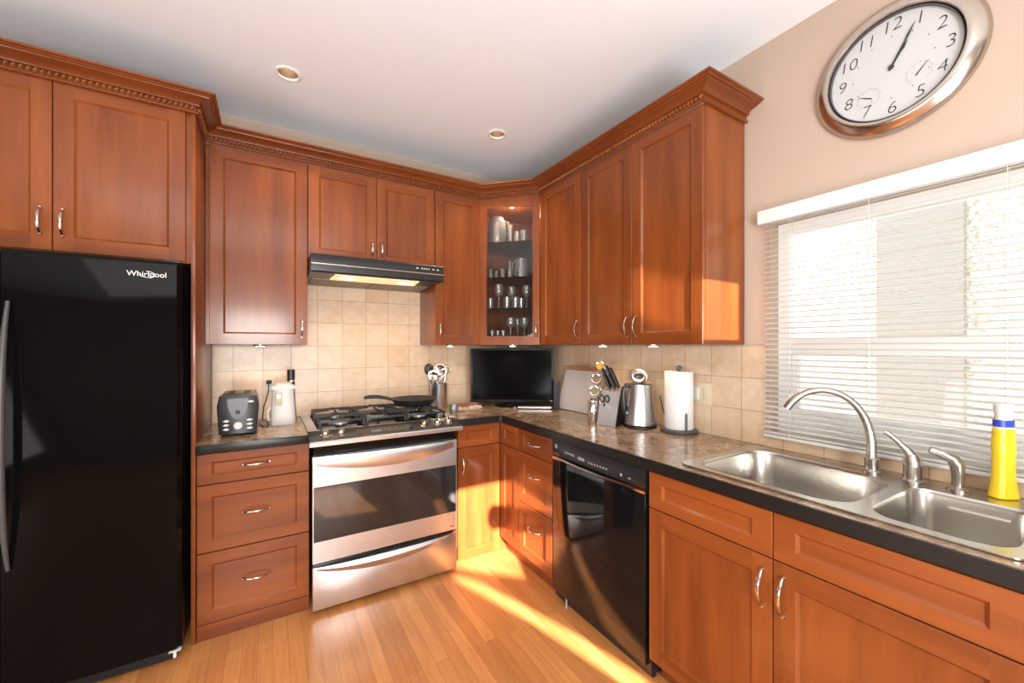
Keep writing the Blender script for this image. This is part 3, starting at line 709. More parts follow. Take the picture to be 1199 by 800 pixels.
for x in (-1.555, -1.195):
    l = bpy.data.lights.new('hood_lamp', 'SPOT'); l.energy = 3.5; l.color = (1, .80, .56); l.spot_size = math.radians(130); l.spot_blend = .7; l.shadow_soft_size = .012
    o = bpy.data.objects.new('hood_lamp', l); COL.objects.link(o); o.location = (x, -.35, 1.765)

# ================================================================== DISHWASHER
dwm = thing('dishwasher', (-.3, -1.52, 0), 'black built-in dishwasher under the long countertop', 'dishwasher')
b = MB(); b.box((-.615, -1.842, .02), (-.03, -1.200, .868)); b.build('body', 'black_plastic', dwm)
b = MB(); b.box((-.640, -1.832, .060), (-.6152, -1.206, .762), .004); dd = b.build('door', 'black_gloss', dwm)
m_ = MB(); m_.loft([[V3((x, y, z)) for (x, z) in ((-.6152, .776), (-.6152, .866), (-.634, .866), (-.640 - o_, .840), (-.640 - o_, .790), (-.634, .778))] for y, o_ in [(-1.206 - .626 * k / 12, .010 * (1 - (2 * k / 12 - 1) ** 2)) for k in range(13)]])
cpn = m_.build('control_panel', 'black_plastic', dwm)
m_ = MB(); m_.loft([[V3((-.6155, y, .7635)), V3((-.6155, y, .775)), V3((-.640 - o_, y, .783 - s)), V3((-.643 - o_, y, .775 - s)), V3((-.640, y, .7632))] for y, o_, s in [(-1.206 - .626 * k / 16, .014 * (1 - (2 * k / 16 - 1) ** 2), .006 * (1 - (2 * k / 16 - 1) ** 2)) for k in range(17)]])
m_.build('handle_strip', 'nickel', dwm)
m_ = MB(); m_.box((-.6535, -1.56, .776), (-.650, -1.455, .7835)); m_.build('latch_recess', 'black_gloss', dwm)
for (y, z, w1, h1) in [(-1.232, .835, .014, .022)] + [(-1.32 - k * .016, .822, .008, .010) for k in range(5)] + [(-1.425 - k * .012, .818, .009, .014) for k in range(4)] + [(-1.50 - k * .019, .814, .009, .008) for k in range(7)] + [(-1.70, .812, .012, .012), (-1.745, .808, .012, .006)]:
    q_ = .6400 + .010 * (1 - ((y - w1 / 2 + 1.519) / .313) ** 2); m_ = MB(); m_.box((-q_ - .0006, y - w1, z - h1 / 2), (-q_ + .002, y, z + h1 / 2)); m_.build('control_button', 'grey_plastic', cpn)
m_ = MB(); m_.box((-.600, -1.838, .001), (-.58, -1.204, .0595)); m_.build('toe_panel', 'black_plastic', dwm)
m_ = MB(); m_.lathe((-.622, -1.300, .0005), [(.008, 0), (.008, .006), (.005, .008), (.005, .0595)], 10); m_.build('levelling_foot', 'grey_plastic', dwm)

# ================================================================== SINK
sk = thing('sink', (-.33, -2.38, .70), 'stainless double-bowl sink set into the countertop', 'sink')
ZS = .9205
LBW = rrect(-.565, -2.475, -.125, -1.995, [.09, .09, .09, .09], 8)
LBW = [(x + (max(0, (-2.35 - y)) * -.55 * max(0, (x + .33) / .2) if x > -.33 else 0), y) for x, y in LBW]
RBW = rrect(-.565, -2.775, -.185, -2.515, [.05, .07, .07, .05], 8)
m_ = MB()
m_.plate(rrect(SKX0, SKY1, SKX1, SKY0, .035), [LBW, RBW], (0, 0, 0), X, Y, Z, ZS - .004, ZS)
m_.build('rim', 'sink_steel', sk, smooth=60)
for lp, dep, nm in ((LBW, .20, 'bowl'), (RBW, .17, 'bowl')):
    cx_ = sum(p[0] for p in lp) / len(lp); cy_ = sum(p[1] for p in lp) / len(lp)
    m_ = MB(); loops = []
    for (f, dz) in ((1.0, 0.001), (.985, -.004), (.975, -.012), (.95, -dep * .6), (.92, -dep * .88), (.86, -dep * .97), (.70, -dep), (.15, -dep - .004)):
        loops.append([V3((cx_ + (x - cx_) * f, cy_ + (y - cy_) * f, ZS + dz)) for x, y in lp])
    m_.loft(loops, False, True); bw = m_.build(nm, 'sink_steel', sk, smooth=60)
    m_ = MB(); m_.lathe((cx_, cy_, ZS - dep - .0038), [(.042, 0), (.042, .003), (.030, .0035), (.028, .001), (0, .001)], 20); m_.build('drain', 'chrome', bw)
m_ = MB(); m_.tube([(-.200, -2.60, .885), (-.200, -2.72, .885)], .005, 8); m_.build('bowl_rib', 'sink_steel', sk)

FX, FY = -.112, -2.392
fa = thing('faucet', (FX, FY, ZS), 'brushed nickel gooseneck faucet arching over the left sink bowl', 'faucet')
m_ = MB(); m_.lathe((FX, FY, ZS + .0004), [(.027, 0), (.027, .006), (.021, .012), (.020, .040), (.022, .044), (.022, .050), (.016, .056)], 24); m_.build('base', 'brushed_nickel', fa)
tip = V3((-.235, -2.172, 1.150)); bs = V3((FX, FY, ZS + .054)); pts = []; rs = []
hz = V3((tip.x - bs.x, tip.y - bs.y, 0)); Hn = hz.normalized(); R = hz.length / 2
for k in range(4): pts.append(bs + Z * (k / 4 * .02)); rs.append(.0165 - .0005 * k)
zc0 = bs.z + .02
for k in range(25):
    a = math.pi * (1 - k / 24 * .80); pts.append(V3((bs.x, bs.y, zc0)) + Hn * (R * (1 + math.cos(a)) * 1.105) + Z * (.212 * math.sin(a) ** .85)); rs.append(.0150 - .0035 * min(1, k / 10) + (.0025 if k > 20 else 0))
m_ = MB(); m_.tube(pts, rs, 14); m_.build('spout', 'brushed_nickel', fa)
VX, VY = -.118, -2.500
fv = thing('faucet_lever', (VX, VY, ZS), 'brushed nickel single-lever valve right of the gooseneck faucet', 'faucet')
m_ = MB(); m_.lathe((VX, VY, ZS + .0004), [(.030, 0), (.030, .004), (.024, .010), (.024, .050), (.026, .054), (.022, .075), (.012, .090), (0, .094)], 24); m_.build('valve_body', 'brushed_nickel', fv)
m_ = MB(); m_.tube([(VX, VY, ZS + .080), (VX - .008, VY + .014, ZS + .105), (VX - .016, VY + .032, ZS + .128), (VX - .024, VY + .052, ZS + .150), (VX - .028, VY + .062, ZS + .156)], [.016, .012, .0085, .0085, .009], 12, flat=.7); m_.build('lever', 'brushed_nickel', fv)
PX, PY = -.115, -2.603
fp = thing('sprayer', (PX, PY, ZS), 'brushed nickel hand sprayer beside the yellow soap bottle', 'sprayer')
m_ = MB(); m_.lathe((PX, PY, ZS + .0004), [(.027, 0), (.027, .005), (.018, .011), (.015, .014)], 24); m_.build('base', 'brushed_nickel', fp)
m_ = MB(); m_.tube([(PX, PY, ZS + .014), (PX, PY, ZS + .05), (PX - .001, PY + .001, ZS + .078), (PX - .006, PY + .010, ZS + .097), (PX - .018, PY + .032, ZS + .112), (PX - .030, PY + .056, ZS + .120)], [.014, .015, .018, .017, .013, .012], 14); m_.build('spray_head', 'brushed_nickel', fp)
BX, BY = -.088, -2.690
bt = thing('soap_bottle', (BX, BY, ZS), 'yellow dish soap bottle with white cap standing on sink corner', 'bottle')
ub = (at(640, 1) - at(560, 1)).normalized(); vb = V3((-ub.y, ub.x, 0))
def ell(a, c, z, n=20):
    a *= .86; c *= .9
    return [V3((BX, BY, ZS + z)) + ub * (a * math.copysign(abs(math.cos(q)) ** .7, math.cos(q))) + vb * (c * math.copysign(abs(math.sin(q)) ** .7, math.sin(q))) for q in [2 * math.pi * k / n for k in range(n)]]
m_ = MB(); m_.loft([ell(a, c, z) for a, c, z in ((.036, .022, .0005), (.040, .026, .004), (.038, .025, .014), (.033, .023, .040), (.029, .021, .085), (.029, .021, .120), (.031, .022, .150), (.030, .021, .172), (.027, .019, .190), (.0285, .020, .196), (.028, .019, .206))]); m_.build('body', 'yellow_soap', bt, smooth=50)
m_ = MB(); m_.loft([ell(.0265, .018, .2062), ell(.0265, .018, .212)]); m_.build('collar', 'white_plastic', bt)
m_ = MB(); m_.loft([ell(.0270, .019, .2122), ell(.0270, .019, .232)]); m_.build('band', 'blue_plastic', bt)
m_ = MB(); m_.loft([ell(.0225, .016, .2322), ell(.0225, .016, .245), ell(.0245, .017, .262), ell(.026, .018, .277), ell(.022, .015, .281)]); m_.build('cap', 'white_plastic', bt)

# ================================================================== CLOCK
KY, KZ, KR = -2.419, 2.386, .238
UC, VC, WC = -Y, Z, -X
ck = thing('wall_clock', (-.002, KY, KZ - KR), 'large round nickel-rimmed clock hanging above the window blind', 'clock')
KO = V3((-.002, KY, KZ))
m_ = MB(); m_.lathe(KO, [(.236, 0), (.239, .006), (.237, .014), (.224, .026), (.208, .038), (.198, .042), (.190, .040), (.186, .030), (.184, .020), (.184, .004)], 72, UC, VC, WC, True, False); m_.build('rim', 'nickel', ck, smooth=45)
m_ = MB(); m_.lathe(KO, [(.1838, .018), (.1838, .030), (.1805, .030), (.1805, .018)], 72, UC, VC, WC, False, False); m_.build('inner_ring', 'dark_grey', ck)
m_ = MB(); m_.lathe(KO, [(.1835, .010), (.1835, .016), (0, .0161)], 72, UC, VC, WC); fc = m_.build('dial', 'clock_face', ck)
for h in range(1, 13):
    a = math.radians(30 * h); c = KO + UC * (.148 * math.sin(a)) + VC * (.148 * math.cos(a)) + WC * .0170
    text('numeral', str(h), .060, c, UC, VC, WC, 'ink', fc, .0004, .15, -.0012)
for (u, v_, ang) in ((-.066, -.080, -60), (.072, -.058, 40)):
    c = KO + UC * u + VC * v_ + WC * .0164
    m_ = MB()
    for k in range(24):
        a = math.radians(-140 + k * 280 / 23); d1 = UC * math.sin(a) + VC * math.cos(a); d2 = UC * math.cos(a) - VC * math.sin(a)
        m_.obox(c, d1, d2, WC, (.030, -.0008, 0), (.035 if k % 3 else .039, .0008, .0003))
    m_.build('gauge_scale', 'pale_ink', fc)
    a = math.radians(ang); d1 = UC * math.sin(a) + VC * math.cos(a); d2 = UC * math.cos(a) - VC * math.sin(a)
    m_ = MB(); m_.prism([(-.012, -.0022), (.012, -.0016), (.036, -.0003), (.036, .0003), (.012, .0016), (-.012, .0022)], c, d1, d2, WC, .001, .0016); m_.build('gauge_needle', 'ink', fc)
for (ang, ln, wd_, hh) in ((31, .085, .0055, .003), (27.5, .140, .0038, .0045)):
    a = math.radians(ang); d1 = UC * math.sin(a) + VC * math.cos(a); d2 = UC * math.cos(a) - VC * math.sin(a); c = KO + WC * .0164
    m_ = MB(); m_.prism([(-.012, -wd_ * .6), (ln * .55, -wd_ * .45), (ln * .7, -wd_), (ln, -.0004), (ln, .0004), (ln * .7, wd_), (ln * .55, wd_ * .45), (-.012, wd_ * .6)], c, d1, d2, WC, hh, hh + .0008)
    if hh > .004: m_.lathe(c, [(.008, .002), (.008, .006), (0, .0062)], 16, UC, VC, WC)
    m_.build('hand', 'ink', ck)
for q in range(12):
    m_ = MB(); a = math.radians(30 * q); c = KO + UC * (.112 * math.sin(a)) + VC * (.112 * math.cos(a)) + WC * .0163; m_.lathe(c, [(.002, 0), (.002, .0005)], 8, UC, VC, WC); m_.build('hour_dot', 'ink', fc)

# ================================================================== LIGHT FIXTURES
for (x, y, lab) in ((-1.873, -.607, 'recessed ceiling downlight nearer the refrigerator cabinet'), (-.674, -.644, 'recessed ceiling downlight nearer the corner glass cabinet')):
    t = thing('ceiling_light', (x, y, ZC), lab, 'ceiling light')
    m_ = MB(); m_.lathe((x, y, ZC - .0004), [(.060, 0), (.062, -.003), (.056, -.007), (.047, -.006), (.0465, .002), (.0465, .004)], 36, cap0=False, cap1=False); m_.build('trim_ring', 'white_paint', t)
    m_ = MB(); m_.lathe((x, y, ZC - .0006), [(.0463, .003), (.043, .035), (.038, .062), (0, .064)], 28, cap0=False, cap1=False); m_.build('reflector', 'lamp_reflector', t)
    m_ = MB(); m_.lathe((x, y, ZC + .050), [(.030, .008), (.030, 0), (.024, -.006), (0, -.009)], 24); m_.build('bulb', 'bulb', t)
    l = bpy.data.lights.new('downlight', 'SPOT'); l.energy = 14; l.color = (1, .86, .66); l.spot_size = math.radians(95); l.spot_blend = .6; l.shadow_soft_size = .04
    o = bpy.data.objects.new('downlight', l); COL.objects.link(o); o.location = (x, y, ZC - .015); o.rotation_euler = (0, 0, 0)
for (x, y, lab) in ((-2.0, -.20, 'small puck light under the wall cabinet above the toaster'), (-.82, -.20, 'small puck light under the cabinet above the utensil crock'), (-.42, -.42, 'small puck light under the glass corner cabinet'),
                    (-.19, -1.12, 'small puck light under the cabinet above the knife block'), (-.19, -1.50, 'small puck light under the cabinet above the paper towels')):
    t = thing('puck_light', (x, y, ZU0), lab, 'cabinet light', 'puck lights under the wall cabinets')
    m_ = MB(); m_.lathe((x, y, ZU0 - .0004), [(.036, 0), (.036, -.006), (.030, -.010), (.026, -.010)], 24); m_.build('housing', 'nickel', t)
    m_ = MB(); m_.lathe((x, y, ZU0 - .0106), [(.025, 0), (.018, -.003), (0, -.0035)], 20); m_.build('bulb', 'bulb', t)
    l = bpy.data.lights.new('puck_lamp', 'SPOT'); l.energy = 2.2; l.color = (1, .80, .55); l.spot_size = math.radians(140); l.spot_blend = .7; l.shadow_soft_size = .02
    o = bpy.data.objects.new('puck_lamp', l); COL.objects.link(o); o.location = (x, y, ZU0 - .02)

# ================================================================== ELECTRICS
def plate_thing(name, O, U, W, w_, h_, label, cat):
    t = thing(name, O, label, cat); m_ = MB(); m_.obox(V3(O), U, Z, W, (-w_ / 2, -h_ / 2, .0005), (w_ / 2, h_ / 2, .006), .002); m_.build('cover_plate', 'off_white_plastic', t); return t
t = plate_thing('wall_outlet', (-1.957, -.0085, 1.125), X, -Y, .072, .118, 'cream wall outlet with plug behind the white can opener', 'outlet')
for z in (.022, -.022):
    m_ = MB(); m_.obox(V3((-1.957, -.0085, 1.125 + z)), X, Z, -Y, (-.017, -.014, .006), (.017, .014, .0075), .001); m_.build('socket', 'white_plastic', t)
PLUGZ = 1.147
m_ = MB(); m_.box((-1.972, -.040, PLUGZ - .012), (-1.942, -.0165, PLUGZ + .012), .004); m_.tube([(-1.957, -.038, PLUGZ - .004), (-1.962, -.075, 1.08), (-1.985, -.10, 1.0), (-1.99, -.13, .935), (-1.965, -.16, .9185), (-1.955, -.155, .9185)], .003, 8); tag(m_.build('power_cord', 'black_rubber', None, (-1.957, -.03, .915)), 'black plug and cord hanging from the outlet behind the can opener', 'cord')
t = plate_thing('light_switch', (-.0085, -1.664, 1.122), -Y, -X, .112, .118, 'wide cream double switch plate right of the paper towels', 'switch')
for dy in (.026, -.026):
    m_ = MB(); m_.obox(V3((-.0085, -1.664 + dy, 1.122)), -Y, Z, -X, (-.016, -.033, .006), (.016, .033, .009), .002); m_.build('rocker', 'white_plastic' if dy > 0 else 'off_white_plastic', t)
t = plate_thing('wall_outlet', (-.0085, -1.408, 1.117), -Y, -X, .075, .118, 'cream wall outlet between the kettle and the paper towels', 'outlet')
for z in (.022, -.022):
    m_ = MB(); m_.obox(V3((-.0085, -1.408, 1.117 + z)), -Y, Z, -X, (-.017, -.014, .006), (.017, .014, .0075), .001); m_.build('socket', 'off_white_plastic', t)
m_ = MB(); m_.tube([(-.075, -1.47, .9205), (-.04, -1.485, .9205), (-.02, -1.50, .9195), (-.020, -1.47, .935), (-.0205, -1.43, 1.0), (-.0215, -1.408, 1.085)], .003, 8); tag(m_.build('power_cord', 'black_rubber', None, (-.04, -1.48, .915)), 'black cord running from the steel kettle up to the wall outlet', 'cord')

# ================================================================== LEFT COUNTER
TX, TY0, TY1, TZ = -2.092, -.485, -.20, CT1 + .0005
to = thing('toaster', (TX, -.34, TZ), 'black toaster with silver buttons standing beside the refrigerator panel', 'toaster')
def tr(yy, s, w0, w1, h): return [V3((TX - w0 * s, yy, TZ + .012)), V3((TX + w0 * s, yy, TZ + .012)), V3((TX + w1 * s, yy, TZ + h * .75)), V3((TX + w1 * .88 * s, yy, TZ + h)), V3((TX - w1 * .88 * s, yy, TZ + h)), V3((TX - w1 * s, yy, TZ + h * .75))]
m_ = MB(); m_.loft([tr(TY0 + .03, 1, .078, .084, .196), tr(TY0 + .05, 1, .080, .086, .202), tr(TY1 - .03, 1, .080, .086, .202), tr(TY1, .93, .080, .086, .190)]); m_.build('body', 'silver_plastic', to)
m_ = MB(); m_.loft([tr(TY0, .93, .080, .086, .196), tr(TY0 + .004, 1.0, .080, .088, .203), tr(TY0 + .034, 1.02, .081, .089, .206)]); fp_ = m_.build('front_panel', 'black_plastic', to)
m_ = MB(); pv = [(-.046, .19), (-.040, .14), (-.025, .10), (0, .082), (.025, .10), (.040, .14), (.046, .19)]
m_.prism(pv, V3((TX, TY0, TZ)), X, Z, -Y, .0003, .0035); m_.build('v_inlay', 'grey_panel', fp_)
m_ = MB(); m_.box((TX - .009, TY0 - .024, TZ + .115), (TX + .009, TY0 - .0038, TZ + .128), .004); m_.build('lever', 'black_plastic', fp_)
for (u, z) in [(s * .050, .078 - k * .021) for s in (-1, 1) for k in range(3)] + [(.055, .172)]:
    m_ = MB(); m_.lathe(V3((TX + u, TY0 - .0002, TZ + z)), [(.014, 0), (.0135, .003), (.010, .0045), (0, .005)], 18, X, Z * .45, -Y); m_.build('button', 'silver_plastic', fp_)
m_ = MB(); m_.lathe(V3((TX, TY0 - .0004, TZ + .052)), [(.019, 0), (.018, .006), (.010, .0075), (.009, .004), (0, .004)], 22, X, Z, -Y); m_.build('dial', 'white_plastic', fp_)
for u in (-.035, .035):
    m_ = MB(); m_.box((TX + u - .015, TY0 + .06, TZ + .2076), (TX + u + .015, TY1 - .045, TZ + .2084)); m_.build('slot', 'dark_gap', to)
m_ = MB(); m_.box((TX - .074, TY0 + .045, TZ + .1985), (TX + .074, TY1 - .012, TZ + .2075), .004); m_.build('top_cover', 'black_plastic', to)
for (x, y) in ((-.06, TY0 + .05), (.06, TY0 + .05), (-.06, TY1 - .05), (.06, TY1 - .05)):
    m_ = MB(); m_.lathe((TX + x, y, TZ), [(.012, 0), (.012, .0125)], 12); m_.build('foot', 'black_rubber', to)
m_ = MB(); m_.tube([(TX + .05, TY1 + .004, TZ + .03), (TX + .088, TY1 + .006, TZ + .0035), (TX + .11, TY1 - .10, TZ + .0035), (TX + .132, TY1 - .09, TZ + .0035), (TX + .128, TY1 + .02, TZ + .0035)], .003, 8); tag(m_.build('power_cord', 'black_rubber', None, (TX + .12, TY1 - .1, TZ)), 'black cord lying on the counter between toaster and can opener', 'cord')
OX, OY = -1.885, -.235
co = thing('can_opener', (OX, OY, TZ), 'white electric can opener beside the black toaster', 'can opener')
def er(a, c, z, oy=0, n=24): return [V3((OX + a * math.copysign(abs(math.cos(q)) ** .6, math.cos(q)), OY + oy + c * math.copysign(abs(math.sin(q)) ** .6, math.sin(q)), TZ + z)) for q in [2 * math.pi * k / n for k in range(n)]]
m_ = MB(); m_.loft([er(.064, .055, 0), er(.066, .057, .006), er(.062, .052, .08), er(.056, .047, .16), er(.055, .046, .215), er(.050, .040, .232), er(.036, .028, .242)]); m_.build('body', 'white_plastic', co, smooth=50)
m_ = MB(); m_.loft([[V3((OX - .028 + .017 * u, OY - .0515 + z * .06 - d, TZ + .155 + z)) for u, z in rrect(-1, -.038, 1, .042, .012)] for d in (0, .006)]) if False else m_.obox(V3((OX - .024, OY - .052, TZ + .155)), X, Z, -Y, (-.017, -.036, 0), (.017, .036, .010), .004); m_.build('cutter_housing', 'off_white_plastic', co)
m_ = MB(); m_.obox(V3((OX - .024, OY - .052, TZ + .168)), X, Z, -Y, (-.012, -.012, .0102), (.012, .013, .0125), .001); m_.build('magnet_plate', 'white_mark', co)
m_ = MB(); m_.loft([er(.062, .012, .205, -.035), er(.064, .014, .218, -.035), er(.060, .012, .228, -.033)]); m_.build('lever', 'white_plastic', co)
m_ = MB(); m_.tube([(OX - .058, OY - .01, TZ + .02), (OX - .075, OY - .03, TZ + .04), (OX - .078, OY - .03, TZ + .08), (OX - .064, OY - .01, TZ + .10)], .006, 8); m_.build('cord_loop', 'white_plastic', co)
GX, GY = -1.84, -.105
pm = thing('pepper_mill', (GX, GY, TZ), 'tall black pepper mill behind the white can opener', 'pepper mill')
m_ = MB(); m_.lathe((GX, GY, TZ), [(.030, 0), (.030, .03), (.024, .10), (.021, .20), (.022, .235)], 20); m_.build('body', 'black_plastic', pm)
m_ = MB(); m_.lathe((GX, GY, TZ + .2352), [(.022, 0), (.022, .010)], 20); m_.build('band', 'chrome', pm)
m_ = MB(); m_.lathe((GX, GY, TZ + .2454), [(.021, 0), (.022, .03), (.022, .062), (.018, .066), (0, .067)], 20); m_.build('top', 'black_plastic', pm)

# ================================================================== ON AND BESIDE THE RANGE
SX0, SY0, SZ0 = -1.118, -.292, .9775
sp_ = thing('frying_pan', (SX0, SY0, SZ0), 'black frying pan resting on the right range grates', 'pan')
m_ = MB(); m_.lathe((SX0, SY0, SZ0), [(.112, 0), (.120, .003), (.148, .040), (.151, .044), (.147, .044), (.117, .006), (0, .0055)], 44); m_.build('pan_body', 'cast_iron', sp_)
dh = V3((-.29, .13, 0)).normalized(); hp = V3((SX0, SY0, SZ0))
m_ = MB(); m_.tube([hp + dh * .146 + Z * .036, hp + dh * .18 + Z * .046, hp + dh * .24 + Z * .056, hp + dh * .29 + Z * .056, hp + dh * .325 + Z * .049], [.009, .010, .012, .012, .009], 10, up=(0, 0, 1), flat=1.25); m_.build('handle', 'cast_iron', sp_)
RX_, RY_ = -.876, -.112
ZT = CT1 + .0005
uc = thing('utensil_crock', (RX_, RY_, ZT), 'steel utensil crock on the counter between range and television', 'utensil holder')
m_ = MB(); m_.lathe((RX_, RY_, ZT), [(.060, 0), (.062, .003), (.062, .180), (.064, .184), (.060, .184), (.058, .006), (0, .005)], 32); m_.build('canister', 'steel', uc)
def utensil(name, label, cat, dx, dy, lx, ly, ln, kind, mat):
    a = V3((RX_ + dx, RY_ + dy, ZT + .0085)); d = V3((lx, ly, 1)).normalized(); e_ = a + d * ln
    t = thing(name, a, label, cat); m_ = MB(); m_.tube([a, a + d * ln * .5, e_], [.004, .004, .0045], 8); m_.build('handle', mat if kind != 'bowl' else 'nickel', t)
    fwd = -DV; side = RV
    m_ = MB()
    if kind == 'ladle':
        c = e_ + d * .030; m_.lathe(c, [(.012, -.016), (.028, -.008), (.037, .004), (.040, .014), (.037, .014), (.026, -.004), (0, -.010)], 22, side, d, fwd)
    elif kind == 'spoon':
        c = e_ + d * .034; m_.sphere(c, .036, 1, .45, 1.2)
    elif kind == 'skimmer':
        c = e_ + d * .040; m_.lathe(c, [(.0, -.010), (.030, -.004), (.046, .004), (.048, .008), (.044, .008), (.028, 0), (0, -.004)], 26, side, d, fwd)
    elif kind == 'whisk':
        for k in range(6):
            q = math.pi * k / 6; s = side * math.cos(q) + fwd * math.sin(q)
            m_.tube([e_ + s * (r * .9) + d * h for r, h in ((.004, 0), (.022, .03), (.031, .06), (.026, .085), (.0, .097), (-.026, .085), (-.031, .06), (-.022, .03), (-.004, 0))], .0013, 6)
    elif kind == 'masher':
        m_.tube([e_ + side * (.036 * math.cos(q)) + d * (.028 + .024 * math.sin(q)) for q in [2 * math.pi * k / 18 for k in range(19)]], .0035, 8)
        for s in (-.018, 0, .018): m_.tube([e_ + side * s + d * .008, e_ + side * s + d * .05], .003, 6)
    m_.build({'whisk': 'wire_loops', 'masher': 'wire_head'}.get(kind, 'bowl'), mat, t)
utensil('serving_spoon', 'black nylon spoon in the steel utensil crock', 'spoon', -.020, .022, -.16, .02, .245, 'spoon', 'black_plastic')
utensil('ladle', 'shiny steel ladle at the left front of the utensil crock', 'ladle', -.024, -.012, -.10, -.04, .205, 'ladle', 'chrome')
utensil('skimmer', 'large round steel skimmer in the middle of the utensil crock', 'skimmer', .006, .0, .01, -.02, .225, 'skimmer', 'chrome')
utensil('whisk', 'wire whisk in the steel utensil crock', 'whisk', .012, .024, .09, .05, .195, 'whisk', 'chrome')
utensil('potato_masher', 'steel masher leaning right in the utensil crock', 'masher', .018, -.014, .13, 0, .240, 'masher', 'nickel')
TVX = -.62
tv0 = at(547, 2.95, ZT)
rt = thing('trivet', tv0, 'round rattan trivet lying on the counter left of the television', 'trivet')
m_ = MB()
for k in range(5):
    r = .105 - k * .019; m_.tube([tv0 + V3((r * math.cos(q), r * math.sin(q), .006)) for q in [2 * math.pi * j / 28 for j in range(29)]], .0055, 6)
m_.build('woven_rings', 'rattan', rt)
m_ = MB()
for k in range(8):
    q = math.pi * 2 * k / 8; m_.tube([tv0 + V3((.02 * math.cos(q), .02 * math.sin(q), .012)), tv0 + V3((.115 * math.cos(q), .115 * math.sin(q), .012))], .004, 6)
m_.build('spokes', 'white_board', rt)
p0 = tv0 + V3((-.018, .02, .0165)); sr = thing('spoon_rest', p0, 'small red clay spoon rest on the rattan trivet', 'spoon rest')
m_ = MB(); m_.lathe(p0, [(.030, 0), (.042, .005), (.048, .013), (.045, .013), (.035, .006), (0, .004)], 24, X, Y, Z); m_.build('dish', 'red_clay', sr)
m_ = MB(); m_.tube([p0 + V3((.044, 0, .011)), p0 + V3((.075, -.015, .012)), p0 + V3((.095, -.025, .012))], [.008, .010, .007], 8, flat=.5); m_.build('handle', 'red_clay', sr)
jg = at(531.5, 2.75, ZT); gj = thing('glass_cup', jg, 'small clear glass cup beside the right edge of the range', 'cup')
m_ = MB(); m_.lathe(jg, [(.026, 0), (.028, .004), (.032, .055), (.030, .055), (.026, .007), (0, .006)], 24, cap0=True); m_.build('bowl', 'drink_glass', gj)
m_ = MB(); m_.tube([jg + V3((.031, 0, .046)), jg + V3((.048, 0, .042)), jg + V3((.046, 0, .018)), jg + V3((.029, 0, .012))], .004, 8); m_.build('handle', 'drink_glass', gj)

# ================================================================== TELEVISION
ta = math.radians(34.0); UT = V3((math.cos(ta), -math.sin(ta), 0)); WT = V3((-math.sin(ta), -math.cos(ta), 0))
TC = at(599.5, 3.07, ZT)
tv = thing('television', TC, 'flat black television standing in the counter corner', 'television')
m_ = MB(); m_.obox(TC, UT, Z, WT, (-.316, .028, -.022), (.316, .440, .018), .005); m_.build('cabinet', 'black_plastic', tv)
m_ = MB(); m_.obox(TC, UT, Z, WT, (-.300, .052, .0182), (.300, .426, .0196)); m_.build('screen', 'screen', tv)
m_ = MB(); m_.obox(TC, UT, Z, WT, (-.03, .010, -.02), (.03, .10, -.0225 + .012), .002); m_.lathe(TC, [(.14, 0), (.14, .006), (.05, .0115), (0, .012)], 36, UT, WT * .58, Z); m_.build('stand', 'black_gloss', tv)
m_ = MB(); m_.obox(TC, UT, Z, WT, (.285, .040, .0184), (.308, .045, .0192)); m_.build('logo_mark', 'white_mark', tv)
SB = TC + UT * .165 + WT * .136
st_ = thing('media_player', SB, 'slim silver-fronted box lying in front of the television base', 'media player')
m_ = MB(); m_.obox(SB, UT, Z, WT, (-.115, .0005, -.05), (.125, .022, .012), .003); m_.build('case', 'black_plastic', st_)
m_ = MB(); m_.obox(SB, UT, Z, WT, (-.115, .006, .0122), (.125, .018, .014)); m_.build('front_strip', 'silver_plastic', st_)
KB = at(651.5, 2.90, ZT)
kb = thing('black_box', KB, 'small upright black box between the television and the white cutting board', 'box')
m_ = MB(); m_.obox(KB, UT, Z, WT, (-.022, 0, -.02), (.022, .20, .02), .004); m_.build('case', 'black_plastic', kb)
m_ = MB(); m_.obox(KB, UT, Z, WT, (-.019, .01, .0202), (.019, .19, .0212)); m_.build('front', 'black_rubber', kb)

# ================================================================== RIGHT COUNTER
def board(name, label, xb, xt, y0, y1, h, mat, th):
    dz = math.sqrt(h * h - (xt - xb) ** 2); VV = V3((xt - xb, 0, dz)).normalized(); WW = V3((-VV.z, 0, VV.x)); O_ = V3((xb, 0, ZT + .0005 + th * abs(WW.z) * 0))
    m_ = MB(); poly = rrect(y1, 0, y0, h, .012, 4); m_.prism(poly, O_, Y, VV, WW, 0, th)
    return tag(m_.build(name, mat, None, (xb, (y0 + y1) / 2, ZT)), label, 'cutting board')
board('cutting_board', 'wooden cutting board leaning on the tiles behind the white board', -.070, -.012, -.575, -.925, .312, 'board_wood', .018)
board('cutting_board', 'white plastic cutting board leaning in front of the wooden one', -.125, -.043, -.590, -.965, .290, 'white_board', .010)

